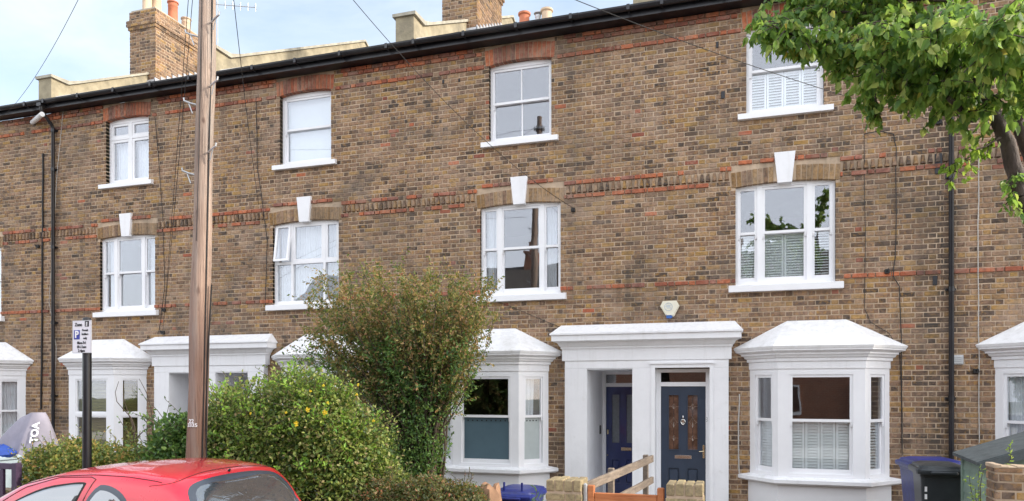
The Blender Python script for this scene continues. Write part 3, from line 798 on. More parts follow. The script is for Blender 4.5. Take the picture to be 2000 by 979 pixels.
def door_slate(ho, Td, df, tg, W_):
    f = df.build('door_frame', 'upvc', ho); tg.build('transom_pane', 'glasslow', f)
    o, (a, b, z0, z1, w, gz0, gz1) = door_body(ho, Td, df, tg, W_, 'slate', lead=True)
    letter_plate(o, Td, a + w / 2, gz0 - .105, .27, .06)
    k = MB(Td); cx = a + w / 2; cz = gz0 + (gz1 - gz0) * .52
    k.lathe((cx, -.018, cz), [(.03, 0), (.034, .006), (.02, .012)], 14, 0, 'y')
    k.T = Td
    ring = [(cx + .033 * math.cos(t), .0, cz - .01 + .042 * math.sin(t)) for t in [i * math.pi / 8 for i in range(17)]]
    k.tube(ring, .007, 6); k.tube([(cx, -.015, cz + .09), (cx, .0, cz + .06), (cx, .0, cz + .035)], .008, 6); k.bev(cx - .012, cx + .012, -.02, .004, cz - .065, cz - .045, .003)
    k.build('door_knocker', 'chrome', o)
    h = MB(Td); h.bev(b - .048, b - .015, -.02, -.01, gz0 - .12, gz0 + .10, .004); h.tube([(b - .03, -.01, gz0 + .0), (b - .03, .03, gz0), (b - .10, .035, gz0 - .005)], .008, 8); h.build('door_handle', 'brass', o)
def door_navy(ho, Td, df, tg, W_):
    f = df.build('door_frame', 'upvc', ho); tg.build('transom_pane', 'glasslow', f)
    o, (a, b, z0, z1, w, gz0, gz1) = door_body(ho, Td, df, tg, W_, 'navy', glass='frost_plain')
    letter_plate(o, Td, a + w / 2 + .06, gz0 - .1, .19, .06, 'brass')
    h = MB(Td); h.bev(a + .02, a + .05, -.02, .005, gz0 + .17, gz0 + .26, .006); h.lathe((a + .03, -.02, gz0 - .22), [(.012, 0), (.014, .01), (.008, .02)], 10, 0, 'y'); h.build('door_lock', 'brass', o)
def door_plain(mat):
    def fn(ho, Td, df, tg, W_):
        f = df.build('door_frame', 'upvc', ho); tg.build('transom_pane', 'glasslow', f)
        o, (a, b, z0, z1, w, gz0, gz1) = door_body(ho, Td, df, tg, W_, mat, glass='doorglass'); letter_plate(o, Td, a + w / 2, gz0 - .1)
    return fn
M['frost_plain'] = plain('grey_obscured_glass', (.16, .18, .20), .3, var=.2, scale=20)
M['reddoor'] = plain('dark_red_gloss_paint', (.18, .02, .02), .35, coat=.3)

# window styles
def triple(dr_side, dr_mid, g='glass', w=(.25, .50, .25), dr_right=None, gr=None, zm=None, st=.04):
    def fn(fr, T, kids, W_, z0, z1):
        e = [0, W_ * w[0], W_ * (w[0] + w[1]), W_]
        for i in range(3):
            sash_light(fr, T, e[i], e[i + 1], z0, z1, kids, zm=(z0 + z1) / 2 + .02 if zm is None else zm, dress=(dr_side, dr_mid, dr_right or dr_side)[i], glass=(gr if (i == 2 and gr) else g), ff=.038, st=st)
    return fn
def single(bars=0, dress=None, g='glass', gl=None, st=.045):
    def fn(fr, T, kids, W_, z0, z1): sash_light(fr, T, 0, W_, z0, z1, kids, bars=bars, dress=dress, glass=g, glass2=gl, st=st, head=.08, zm=(z0 + z1) / 2 + .01)
    return fn
def top_casement(fr, T, kids, W_, z0, z1):
    rectframe(fr, 0, W_, z0, z1, -.09, 0, .05, .09, .05); fr.box(W_ / 2 - .03, W_ / 2 + .03, -.09, 0, z0 + .05, z1 - .09)
    zt = z1 - .40
    for (a, b) in ((.05, W_ / 2 - .03), (W_ / 2 + .03, W_ - .05)):
        fr.box(a, b, -.09, .0, zt - .03, zt + .02)
        casement(fr, T, a, b, z0 + .05, zt - .03, kids, .055, -.01, dress=[('net',)]); casement(fr, T, a, b, zt + .02, z1 - .09, kids, .05, -.01)
def first_casement(fr, T, kids, W_, z0, z1):
    rectframe(fr, 0, W_, z0, z1, -.09, 0, .045, .05, .05); e = [.045, W_ * .27, W_ * .76, W_ - .045]; zt = (z0 + z1) / 2 + .0
    for i in (1, 2): fr.box(e[i] - .022, e[i] + .022, -.09, 0, z0 + .05, z1 - .05)
    for i in range(3):
        a = e[i] + (.022 if i else 0); b = e[i + 1] - (.022 if i < 2 else 0)
        fr.box(a, b, -.09, 0, zt - .025, zt + .025)
        casement(fr, T, a, b, zt + .025, z1 - .05, kids, .045, .012 if i == 0 else -.005, open_=.15 if i == 0 else 0.)
        g = MB(T); g.box(a, b, -.05, -.044, z0 + .05, zt - .025); kids.append(('pane', g, 'glass'))
    q = MB(T); wave(q, .05, W_ - .05, -.17, z0 + .03, z1 - .04, .014, .055); kids.append(('curtain', q, 'curtain'))
def bay_shutter(i, fr, T, kids, L, z0, z1):
    zm = z0 + (z1 - z0) * .53
    sash_light(fr, T, 0, L, z0, z1, kids, zm=zm, dress=[('shutter', 4 if i == 1 else 1, .4 if i == 2 else .78)], glass='glasslow', ff=.035, st=.045)
def bay_frost(i, fr, T, kids, L, z0, z1):
    zm = z0 + (z1 - z0) * .535
    sash_light(fr, T, 0, L, z0, z1, kids, zm=zm, dress=[('curtain', .15, .8, .3)] if i != 1 else None, glass='glasslow', glass2='frostglass' if i == 1 else 'frostpale', ff=.03, st=.035)
    if i != 0:
        d = MB(T); n = 9 if i == 1 else 4
        for k in range(n):
            u = .09 + (L - .18) * (k + .5) / n
            d.lathe((u, -.073, zm - .075), [(.014, 0), (.014, .004)], 10, 0, 'y') if False else d.prism([(u + .013 * math.cos(t), zm - .075 + .013 * math.sin(t)) for t in [j * math.pi / 5 for j in range(10)]], 1, -.0735, -.0690)
        kids.append(('clear_dots', d, 'dark'))
M['frostpale'] = plain('frosted_pale_film', (.42, .47, .47), .3, var=.05)
def bay_upvc(i, fr, T, kids, L, z0, z1):
    zm = z0 + (z1 - z0) * .50
    rectframe(fr, 0, L, z0, z1, -.07, .0, .05, .05, .05); fr.box(.05, L - .05, -.07, 0, zm - .03, zm + .03)
    for (p, q) in ((z0 + .05, zm - .03), (zm + .03, z1 - .05)):
        casement(fr, T, .05, L - .05, p, q, kids, .03, -.01, glass='glasslow')
    kids.append(venetian(T, .04, L - .04, z0 + .03, z1 - .03, -.14))
def bay_net(i, fr, T, kids, L, z0, z1):
    zm = z0 + (z1 - z0) * .53
    sash_light(fr, T, 0, L, z0, z1, kids, zm=zm, dress=[('net',)], glass='glasslow', ff=.035, st=.045)

GH = 'terraced brick houses of the row'
PC = [-18.81, -10.14, -1.47, 7.20]
hA = house('far left terraced brick house, half cut off, behind the grey canvas cover', PC[0], 1, GH, bay=bay_net, top=single(dress=[('net',)]), first=triple([('net',)], [('net',)]), door=door_plain('navy'), seed=11, chimney=True)
hB = house('terraced brick house with olive blinds in its bay, behind the parking sign', PC[1], -1, GH, bay=bay_upvc, top=top_casement, first=triple([('curtain', 0, .5)], None), door=door_plain('reddoor'), seed=22)
hC = house('terraced brick house behind the wooden pole, with a tilted-open window on its middle floor', PC[1], 1, GH, bay=bay_net, top=single(dress=[('blind', .03)]), first=first_casement, door=door_plain('slate'), seed=33, chimney=True)
hD = house('terraced brick house with navy door set deep in the porch and frosted bay window', PC[2], -1, GH, bay=bay_frost, top=single(bars=1, st=.032, dress=None), first=triple([('curtain', .0, .7)], None, w=(.235, .53, .235), st=.035), door=door_navy, seed=44)
hE = house('terraced brick house with slate blue front door and white shutters in every window', PC[2], 1, GH, bay=bay_shutter, top=single(dress=[('shutter', 4, .82)], st=.05), first=triple([('shutter', 1, .85)], [('shutter', 2, .85)], w=(.25, .5, .25), dr_right=[('shutter', 1, .4)], st=.045), door=door_slate, seed=55, chimney=True, flat_door=True)
hF = house('far right terraced brick house, cut off by the frame, behind the pale green store', PC[3], -1, GH, bay=bay_net, top=single(dress=[('blind', .4)]), first=triple([('net',)], [('net',)]), door=door_plain('navy'), seed=66)

# drain pipes, cables and fittings fixed to the walls
def downpipe(ho, px):
    x = at(px, 400, -.06).x; mb = MB()
    mb.tube([(x, -.345, 8.27), (x, -.345, 8.14), (x, -.30, 8.08), (x, -.10, 7.90), (x, -.065, 7.83), (x, -.065, .2)], .036, 12)
    for z in (7.75, 6.9, 5.2, 3.55, 1.95):
        mb.lathe((x, -.065, z), [(.046, 0), (.046, .07)], 12); mb.box(x - .07, x + .07, -.028, .0, z + .02, z + .05)
    mb.box(x - .06, x + .06, -.41, -.275, 8.20, 8.27)
    mb.build('drainpipe', 'black', ho, smooth=True)
downpipe(hB, 104); downpipe(hF, 1858)
def wall_cable(ho, pts, r=.007, mat='cable', Y=-.018, name='wall_cable'):
    mb = MB(); P = [at(a, b, Y) for a, b in pts]; Q = []
    for i in range(len(P) - 1):
        for k in range(4):
            t = k / 4; q = P[i].lerp(P[i + 1], t); q.x += R.uniform(-.006, .006); Q.append(q)
    Q.append(P[-1]); mb.tube(Q, r, 6); mb.build(name, mat, ho, smooth=True)
wall_cable(hA, [(84, 300), (83, 480), (82, 640), (80, 800)], .02)
wall_cable(hB, [(125, 200), (112, 330), (104, 470), (96, 590), (110, 680), (104, 800)], .006, 'greycable')
wall_cable(hC, [(303, 230), (318, 420), (322, 560), (310, 650)], .006)
wall_cable(hC, [(500, 190), (503, 330), (522, 470), (518, 600)], .007)
wall_cable(hE, [(1688, 262), (1690, 470), (1688, 600), (1700, 630), (1735, 650), (1756, 680), (1760, 760), (1762, 890)], .005)
wall_cable(hE, [(1688, 262), (1716, 256), (1745, 262), (1750, 290), (1750, 470), (1745, 540), (1757, 562), (1760, 660), (1762, 880)], .007)
wall_cable(hF, [(1912, 300), (1910, 480), (1912, 700), (1913, 865)], .007, 'greycable')
wall_cable(hD, [(960, 585), (1000, 600), (1096, 640)], .005)
wall_cable(hE, [(1444, 770), (1442, 850), (1444, 925)], .012, 'greycable')
def bracket(ho, px, py, s=.035):
    mb = MB(); p = at(px, py, 0.); mb.bev(p.x - s, p.x + s, -.05, -.0, p.z - s, p.z + s, .008); mb.tube([(p.x, -.05, p.z), (p.x, -.10, p.z + .03), (p.x + .02, -.10, p.z - .02)], .008, 6)
    mb.build('cable_bracket', 'cable', ho)
for (ho, px, py) in ((hA, 76, 482), (hB, 322, 606), (hC, 320, 650), (hD, 1120, 411), (hE, 1732, 531), (hE, 1833, 240), (hF, 1905, 725)): bracket(ho, px, py)
for (ho, px, py, dz, w) in ((hE, 1401, 88, .1, .02), (hE, 1412, 186, .12, .03), (hD, 866, 160, .07, .02), (hD, 897, 157, .06, .015), (hE, 1833, 320, .30, .05), (hE, 1826, 548, .14, .03)):
    mb = MB(); p = at(px, py, 0.); mb.bev(p.x - w, p.x + w, -.014, .0, p.z - dz / 2, p.z + dz / 2, .005); mb.build('wall_tie', 'ink', ho)
mb = MB(); p = at(1870, 703, 0.); mb.bev(p.x - .075, p.x + .075, -.025, .0, p.z - .07, p.z + .07, .006)
for k in range(4): mb.box(p.x - .06, p.x + .06, -.04, -.025, p.z - .05 + k * .028, p.z - .035 + k * .028)
mb.build('air_vent', 'steel', hF)
mb = MB(); p = at(55, 218, -.1); q = at(80, 232, -.45); mb.tube([(p.x, -.0, 8.06), (q.x, -.42, 8.0)], .05, 12); mb.build('overflow_pipe', 'upvc', hA, smooth=True)
# alarm box
A = at(1308, 603, -.06); mb = MB(frame((A.x, -.0, A.z), (1, 0, 0), (0, -1, 0)))
hx = [(-.155, .045), (-.115, .125), (.105, .13), (.155, .045), (.065, -.125), (-.055, -.125)]
mb.prism([(a, b) for a, b in hx], 1, .0, .05); mb.prism([(a * .88, b * .88 + .004) for a, b in hx], 1, .05, .066)
al = mb.build('alarm_box', 'cream', hE)
mb = MB(frame((A.x, 0, A.z), (1, 0, 0), (0, -1, 0))); mb.prism([(-.06, -.09), (.0, -.085), (.045, -.13), (.03, -.155), (-.05, -.155)], 1, .01, .062); mb.build('beacon', 'bluebulb', al)
mb = MB(frame((A.x - .02, 0, A.z + .03), (1, 0, 0), (0, -1, 0)))
mb.tube([(.062 * math.cos(t), .068, .062 * math.sin(t)) for t in [i * math.pi / 12 for i in range(25)]], .004, 5)
for k, (a, b) in enumerate(((-.035, .035), (-.045, .03), (-.03, .045))): mb.box(a, b, .067, .069, .02 - k * .022, .03 - k * .022)
mb.build('printed_mark', 'logoink', al)
# intercom in the deep porch and house number
mb = MB(); mb.bev(-2.43, -2.405, 1.05, 1.13, 1.30, 1.46, .006); mb.build('intercom', 'black', hD)

def text(s, size, T_, parent, mat, name='lettering', ext=.002, bold=0.):
    """lettering laid in the frame T_: local x along u, local y along z"""
    cu = bpy.data.curves.new('t', 'FONT'); cu.body = s; cu.size = size; cu.extrude = ext; cu.align_x = 'CENTER'; cu.align_y = 'CENTER'; cu.offset = bold
    tmp = bpy.data.objects.new('t', cu); me0 = bpy.data.meshes.new_from_object(tmp)
    mb = MB(T_)
    for v in me0.vertices: mb.pt((v.co.x, v.co.z, v.co.y))
    for f in me0.polygons: mb.f.append(list(f.vertices)); mb.m.append(0)
    o = mb.build(name, mat, parent); bpy.data.objects.remove(tmp); bpy.data.curves.remove(cu); bpy.data.meshes.remove(me0); return o
A = at(1380, 820, -.13); text('3', .11, frame((A.x, -.136, A.z), (1, 0, 0), (0, -1, 0)), hE, 'steel', 'house_number')
# ------------------------------------------------------------ ground
def sheet(name, x0, x1, y0, y1, z0, z1, mat):
    mb = MB(); mb.box(x0, x1, y0, y1, z0, z1); return struct(mb.build(name, mat))
sheet('ground', -150, 150, -150, 150, -.5, -.03, 'grassland')
sheet('road', -60, 60, -11.4, -6.36, -.028, 0., 'asphalt')
sheet('kerb', -60, 60, -6.358, -6.22, -.028, G + .003, 'kerb')
sheet('pavement', -60, 60, -6.218, -4.92, -.028, G, 'concrete')
sheet('garden_ground', -60, 60, -4.918, 12., -.028, G - .004, 'soil')
sheet('path', -2.6, -.2, -4.6, -.05, G - .003, G + .012, 'concrete')
sheet('opposite_pavement', -60, 60, -15.5, -11.402, -.028, G, 'concrete')
sheet('opposite_garden', -60, 60, -30, -15.502, -.028, G - .004, 'soil')
mb = MB()
for k in range(-20, 20):
    if k % 1 == 0: mb.box(k * 2.6, k * 2.6 + 1.3, -8.62, -8.54, .004, .006)
struct(mb.build('road_marking', 'whiteink'))

# houses over the road, seen in the window glass
m_, nt_, b_ = new_mat('far_red_brick')
bt = N(nt_, 'ShaderNodeTexBrick'); bt.inputs['Scale'].default_value = 1.; bt.inputs['Brick Width'].default_value = .23; bt.inputs['Row Height'].default_value = .078; bt.inputs['Mortar Size'].default_value = .006
bt.inputs['Color1'].default_value = (.33, .13, .07, 1); bt.inputs['Color2'].default_value = (.24, .10, .06, 1); bt.inputs['Mortar'].default_value = (.4, .33, .28, 1)
g_ = N(nt_, 'ShaderNodeNewGeometry'); mp = N(nt_, 'ShaderNodeMapping'); mp.inputs['Rotation'].default_value = (rad(90), 0, 0); nt_.links.new(g_.outputs['Position'], mp.inputs[0]); nt_.links.new(mp.outputs[0], bt.inputs[0]); nt_.links.new(bt.outputs[0], b_.inputs['Base Color']); b_.inputs['Roughness'].default_value = .9
M['farbrick'] = m_
for i, (xa, xb, lab) in enumerate(((-26., -15.2, 'red brick house across the road, mirrored in the windows at the left'), (-14.6, -3.8, 'red brick house across the road, mirrored in the middle windows'), (-3.2, 8.6, 'red brick house across the road, mirrored in the bay windows at the right'))):
    ho = thing('brick_house', lab, 'house', ((xa + xb) / 2, -25, G), 'red brick houses across the road')
    mb = MB(); mb.box(xa, xb, -33, -24, G, 5.8); mb.prism([(-33, 5.8), (-24, 5.8), (-28.5, 9.3)], 0, xa, xb); mb.build('wall', 'farbrick', ho)
    mb = MB(); mb.hexa([(xa - .2, -23.7, 5.65), (xb + .2, -23.7, 5.65), (xb + .2, -28.5, 9.35), (xa - .2, -28.5, 9.35), (xa - .2, -23.7, 5.8), (xb + .2, -23.7, 5.8), (xb + .2, -28.5, 9.5), (xa - .2, -28.5, 9.5)])
    mb.hexa([(xa - .2, -28.5, 9.35), (xb + .2, -28.5, 9.35), (xb + .2, -33.3, 5.65), (xa - .2, -33.3, 5.65), (xa - .2, -28.5, 9.5), (xb + .2, -28.5, 9.5), (xb + .2, -33.3, 5.8), (xa - .2, -33.3, 5.8)])
    ro = mb.build('roof', 'tile', ho)
    mb = MB(); xc = xa + 3.; mb.box(xc - .35, xc + .35, -28.9, -28.1, 9., 10.1); mb.box(xc - .42, xc + .42, -28.98, -28.02, 10.1, 10.25); mb.lathe((xc, -28.5, 10.25), [(.14, 0), (.12, .5), (.15, .55)], 12); co = mb.build('chimney', 'farbrick', ro)
    for zz in (1.0, 3.6):
        for xx in (xa + 1.5, xa + 4.6, xa + 8.):
            mb = MB(); rectframe(mb, xx, xx + 1.3, zz, zz + 1.4, -24.0, -23.93, .08, .08, .1); mb.box(xx + .62, xx + .68, -24.0, -23.94, zz + .1, zz + 1.32); wo = mb.build('window', 'upvc', ho)
            mb = MB(); mb.box(xx + .08, xx + 1.22, -23.99, -23.98, zz + .1, zz + 1.32); mb.build('pane', 'doorglass', wo)

# ------------------------------------------------------------ front walls, gate, rail
YW = -4.7
def pillar(px0, px1, pytop, lab):
    a, b = at(px0, 940, YW), at(px1, 940, YW); z = at((px0 + px1) / 2, pytop, YW).z
    t = thing('brick_pillar', lab, 'gate pillar', ((a.x + b.x) / 2, YW, G), 'pillars beside the wooden gate')
    mb = MB(); w = b.x - a.x; zt = z - .13
    stack_bricks(mb, a.x, b.x, YW, YW + w * .9, G, zt, R.randint(0, 99), hc=.082, zo=zt - .082 * 40 - .0)
    t0 = mb.build('shaft', ['mortar', 'pillar', 'pillar'], t)
    cp = MB(); n = 4                           # bricks on edge as the top course
    for (o, ud, nd, L) in (((a.x, YW, 0), (1, 0, 0), (0, -1, 0), w),):
        for k in range(n):
            x0 = a.x + w * k / n; x1 = a.x + w * (k + 1) / n; j = R.uniform(-.005, .005)
            cp.bev(x0 + .006, x1 - .006, YW - .004 + j, YW + w * .9 + .004, zt + .012, z + j, .008)
    cp.box(a.x + .008, b.x - .008, YW + .008, YW + w * .9 - .008, zt - .003, z - .012, 1)
    cp.build('cap', ['pillar', 'mortar'], t); return a.x, b.x, z
p1 = pillar(1066, 1136, 938, 'yellow brick pillar left of the wooden gate, before the bay window')
p2 = pillar(1300, 1374, 946, 'yellow brick pillar right of the wooden gate, in front of the slate blue door')
gt = thing('garden_gate', 'low orange stained wooden gate hung between two yellow brick pillars', 'gate', ((p1[1] + p2[0]) / 2, YW + .1, G))
xa, xb = p1[1] + .05, p2[0] - .02; zt = at(1200, 966, YW).z
for x in (xa, xb - .07):
    mb = MB(); mb.bev(x, x + .07, YW + .05, YW + .12, G + .05, zt + .075, .008); mb.build('post', 'gatewood', gt)
mb = MB(); mb.bev(xa + .072, xb - .072, YW + .06, YW + .11, zt - .09, zt, .006); mb.build('top_rail', 'gatewood', gt)
mb = MB(); mb.bev(xa + .072, xb - .072, YW + .06, YW + .11, G + .15, G + .24, .006); mb.build('bottom_rail', 'gatewood', gt)
n = 7
for k in range(n):
    x = xa + .08 + (xb - xa - .16) * k / n; mb = MB(); mb.bev(x + .004, x + (xb - xa - .16) / n - .004, YW + .112, YW + .13, G + .08, zt - .012, .004); mb.build('board', 'gatewood', gt)
mb = MB(); x = p1[1] + .003; mb.bev(x, x + .045, YW + .04, YW + .085, G, at(1130, 945, YW).z, .012); mb.build('gate_bracket', 'steel', gt)

fe = thing('rail_fence', 'weathered wooden rail fence running from the gate up to the porch', 'fence', (-1.5, -2.8, G))
Ya, Yb = -4.2, -1.05
A0, B0 = at(1140, 944, Ya), at(1274, 889, Yb)
B0.x = at(1274, 889, Yb).x
dirv = (B0 - A0)
zr0 = (A0.z + B0.z) / 2
def bar(a, b, w, h, name, mat='rail'):
    mb = MB(); a, b = Vector(a), Vector(b); d = (b - a); L = d.length; d.normalize(); s_ = d.cross(Vector((0, 0, 1))).normalized()
    mb.T = lambda u, n, z: a + d * u + s_ * n + Vector((0, 0, z)); mb.bev(0, L, -w / 2, w / 2, -h, 0, .006)
    return mb.build(name, mat, fe)
midp = A0.lerp(B0, .43)
bar(A0, midp, .045, .105, 'rail'); bar(midp + dirv * .003, B0, .045, .105, 'rail')
dz = B0.z - at(1274, 931, Yb).z
for k in (1, 2): bar(A0 - Vector((0, 0, dz * k)), B0 - Vector((0, 0, dz * k)), .045, .10, 'rail')
for t, e in ((.40, .02), (.96, .015)):
    p = A0.lerp(B0, t); mb = MB(); mb.bev(p.x - .105, p.x - .028, p.y - .045, p.y + .045, G, p.z + e, .008); mb.build('post', 'rail', fe)
def low_wall(name, x0, x1, y, z, lab, pos, th=.22, end=None, mats=('mortar', 'brick', 'red')):
    mb = MB(); stack_bricks(mb, x0, x1, y, y + th, G, z, R.randint(0, 999))
    mb.build('brickwork', list(mats), pos); 
gw = thing('garden_wall', 'low brick garden wall under the big flowering bush and hedges', 'wall', (-8, YW, G)); low_wall('w', -15., p1[0] - .005, YW + .04, .72, '', gw)
a = at(1936, 906, YW)
gw2 = thing('garden_wall', 'weathered brick wall end with crumbling mortar top in front of the pale green store', 'wall', (a.x + 1.3, YW, G))
low_wall('w', a.x, a.x + 3.5, YW - .1, a.z - .03, '', gw2, .24)
mb = MB(); nx = 60
for i in range(nx):
    x0 = a.x - .01 + 3.52 * i / nx; x1 = a.x - .01 + 3.52 * (i + 1) / nx; hh = R.uniform(.012, .04)
    mb.bev(x0, x1 + .004, YW - .105 + R.uniform(0, .02), YW + .13, a.z - .03, a.z - .03 + hh, .005)
mb.build('mortar_capping', 'mortar', gw2)

# ------------------------------------------------------------ pale green store with felt lid
st_ = thing('storage_box', 'pale green wooden garden store with a sloping grey felt lid', 'garden store', (2.95, -2.85, G))
q0 = at(1885, 889, -1.9); q1 = at(1925, 905, -3.2)
X0 = (q0.x + q1.x) / 2; zf, zb = at(1925, 905, -3.2).z, at(1885, 887, -1.9).z
X0 = 2.50; y0, y1 = -3.2, -2.48; X1 = 3.4
zf = at(1917, 905, y0).z; zb = at(1882, 888, y1).z; zr_f = zf; 
mb = MB()
for k in range(9):
    za = G + .03 + k * .13; zb_ = min(za + .135, min(zf, zb) - .0)
    mb.hexa([(X0 - .014, y0, za), (X1, y0, za), (X1, y1, za), (X0 - .014, y1, za), (X0, y0, zb_), (X1, y0, zb_), (X1, y1, zb_), (X0, y1, zb_)])
mb.hexa([(X0, y0, zf - .14), (X1, y0, zf - .14), (X1, y1, zf - .14), (X0, y1, zf - .14), (X0, y0, zf - .02), (X1, y0, zf + .31), (X1, y1, zb + .31), (X0, y1, zb - .02)])
mb.build('planked_box', 'shed', st_)
mb = MB(); mb.box(X0 - .025, X0 + .03, y0 - .012, y0 + .05, G, zf - .02); mb.build('corner_trim', 'shed', st_)
mb = MB(); mb.box(X0 - .025, X0 + .03, y1 - .05, y1 + .01, G, zb - .02); mb.build('corner_trim', 'shed', st_)
mb = MB(); mb.hexa([(X0 - .09, y0 - .1, zf - .015), (X1 + .1, y0 - .1, zf + .375), (X1 + .1, y1 + .08, zb + .375), (X0 - .09, y1 + .08, zb - .015),
                    (X0 - .09, y0 - .1, zf + .02), (X1 + .1, y0 - .1, zf + .41), (X1 + .1, y1 + .08, zb + .41), (X0 - .09, y1 + .08, zb + .02)])
mb.hexa([(X0 - .07, y0 - .115, zf - .085), (X1 + .1, y0 - .115, zf + .305), (X1 + .1, y0 - .102, zf + .305), (X0 - .07, y0 - .102, zf - .085), (X0 - .07, y0 - .115, zf + .015), (X1 + .1, y0 - .115, zf + .405), (X1 + .1, y0 - .102, zf + .405), (X0 - .07, y0 - .102, zf + .015)])
mb.build('felt_lid', 'felt', st_)

# ------------------------------------------------------------ wheelie bins
def bin_(x, y, rz, mat, lab, w=.56, d=.70, h=.96, zg=G, group='wheelie bins by the drainpipe'):
    t = thing('wheelie_bin', lab, 'bin', (x, y, zg), group)
    c, s_ = math.cos(rz), math.sin(rz)
    T = lambda u, n, z: Vector((x + u * c - n * s_, y + u * s_ + n * c, zg + z))
    mb = MB(T); b = .80
    P = [(-w / 2 * b, -d / 2 * b, .06), (w / 2 * b, -d / 2 * b, .06), (w / 2 * b, d / 2 * b * .9, .06), (-w / 2 * b, d / 2 * b * .9, .06)]
    Q = [(-w / 2, -d / 2, h), (w / 2, -d / 2, h), (w / 2, d / 2, h), (-w / 2, d / 2, h)]
    def ringpts(P4, r=.04):
        out = []
        for i in range(4):
            p = Vector(P4[i]); a = Vector(P4[i - 1]); b_ = Vector(P4[(i + 1) % 4])
            u1 = (a - p).normalized() * r; u2 = (b_ - p).normalized() * r
            for k in range(4):
                tt = k / 3; out.append(tuple(p + u1 * (1 - tt) ** 2 + u2 * tt ** 2))
        return out
    rings = []
    for f in (0, .5, .92, .925, 1.0):
        e = 1.03 if f > .921 else 1
        rings.append([mb.pt(Vector(a).lerp(Vector(b_), f) * 1 + Vector(((Vector(a).lerp(Vector(b_), f).x) * (e - 1), (Vector(a).lerp(Vector(b_), f).y) * (e - 1), 0))) for a, b_ in zip(ringpts(P), ringpts(Q))])
    for r0, r1 in zip(rings[:-1], rings[1:]):
        for k in range(16): mb.f.append([r0[k], r0[(k + 1) % 16], r1[(k + 1) % 16], r1[k]]); mb.m.append(0)
    mb.f.append(rings[0][::-1]); mb.m.append(0)
    for u in (-.12, .12): mb.bev(u - .012, u + .012, -d / 2 * .93, -d / 2 * .86, .2, .8, .004)
    mb.build('body', mat, t)
    lid = MB(T); W, Dd = w / 2 + .045, d / 2 + .05
    prof = [(1.0, h - .035), (1.02, h - .01), (1.02, h + .012), (.97, h + .03), (.90, h + .034), (.86, h + .062), (.6, h + .085), (.0, h + .092)]
    base = [(-W, -Dd - .03), (W, -Dd - .03), (W, Dd), (-W, Dd)]
    rr = []
    for (s2, z) in prof:
        pts = ringpts([(a * s2, b_ * s2, z) for a, b_ in base], .09 * s2 + .001); rr.append([lid.pt(p) for p in pts])
    for r0, r1 in zip(rr[:-1], rr[1:]):
        for k in range(16): lid.f.append([r0[k], r0[(k + 1) % 16], r1[(k + 1) % 16], r1[k]]); lid.m.append(0)
    lid.f.append(rr[0][::-1]); lid.m.append(0)
    lid.bev(-.14, .14, -Dd - .07, -Dd - .01, h - .03, h + .005, .01)
    lid.tube([(-W + .03, Dd + .04, h + .0), (W - .03, Dd + .04, h + .0)], .018, 8)
    lid.build('lid', mat, t)
    for sx_ in (-1, 1):
        wh = MB(T); wh.lathe((sx_ * (w / 2 - .02), d / 2 - .04, .10), [(.03, -.025), (.1, -.025), (.1, .025), (.03, .025)], 18, 0, 'x'); wh.build('wheel', 'rubber', t)
    return T
ba = at(1800, 900, -1.7); Tn = bin_(at(1818, 900, -1.35).x, -1.35, rad(6), 'binblue', 'blue wheelie bin standing behind the black one beside the bay', h=1.01, w=.58, d=.66)
bb = at(1838, 900, -2.4); Tk = bin_(at(1831, 900, -2.08).x, -2.08, rad(-2), 'binblack', 'black wheelie bin in front of the blue one', zg=G - .01, h=1.03, w=.46, d=.54)
bc = at(998, 948, -3.3); bin_(bc.x - .0, -2.9, rad(0), 'binblue', 'blue bin behind the left gate pillar, under the frosted bay window', h=.62, w=.50, group=None)
for ob in COL.objects:
    if ob.name.startswith('wheelie_bin') and ob.get('label', '').startswith('black'): kb = ob
    if ob.name.startswith('wheelie_bin') and ob.get('label', '').startswith('blue wheelie'): nb = ob
mb = MB(Tk)
for k in range(3): mb.box(-.185, -.16, -.262, -.252, .60 + k * .09, .66 + k * .09)
mb.build('white_markings', 'whiteink', kb)
mb = MB(Tn)
for k in range(4): mb.box(-.25, -.225, -.325, -.31, .52 + k * .1, .60 + k * .1)
mb.build('white_markings', 'whiteink', nb)
# paper sack
mb = MB(); c0 = at(957, 965, -3.6); rings = []
for i, (r, z) in enumerate(((.13, .0), (.17, .15), (.18, .4), (.16, .6), (.13, .74), (.10, .80), (.06, .79))):
    rings.append([mb.pt((c0.x + r * math.cos(t) * (1 + .18 * math.sin(5 * t + i)), -3.6 + r * .8 * math.sin(t) * (1 + .15 * math.sin(4 * t + i * 2)), G + z * (1 + .05 * math.sin(3 * t)))) for t in [k * math.pi / 12 for k in range(24)]])
for r0, r1 in zip(rings[:-1], rings[1:]):
    for k in range(24): mb.f.append([r0[k], r0[(k + 1) % 24], r1[(k + 1) % 24], r1[k]]); mb.m.append(0)
mb.f.append(rings[-1]); mb.m.append(0)
tag(mb.build('paper_sack', 'sack', smooth=True), 'crumpled brown sack between the rusty bush and the blue bin', 'sack')

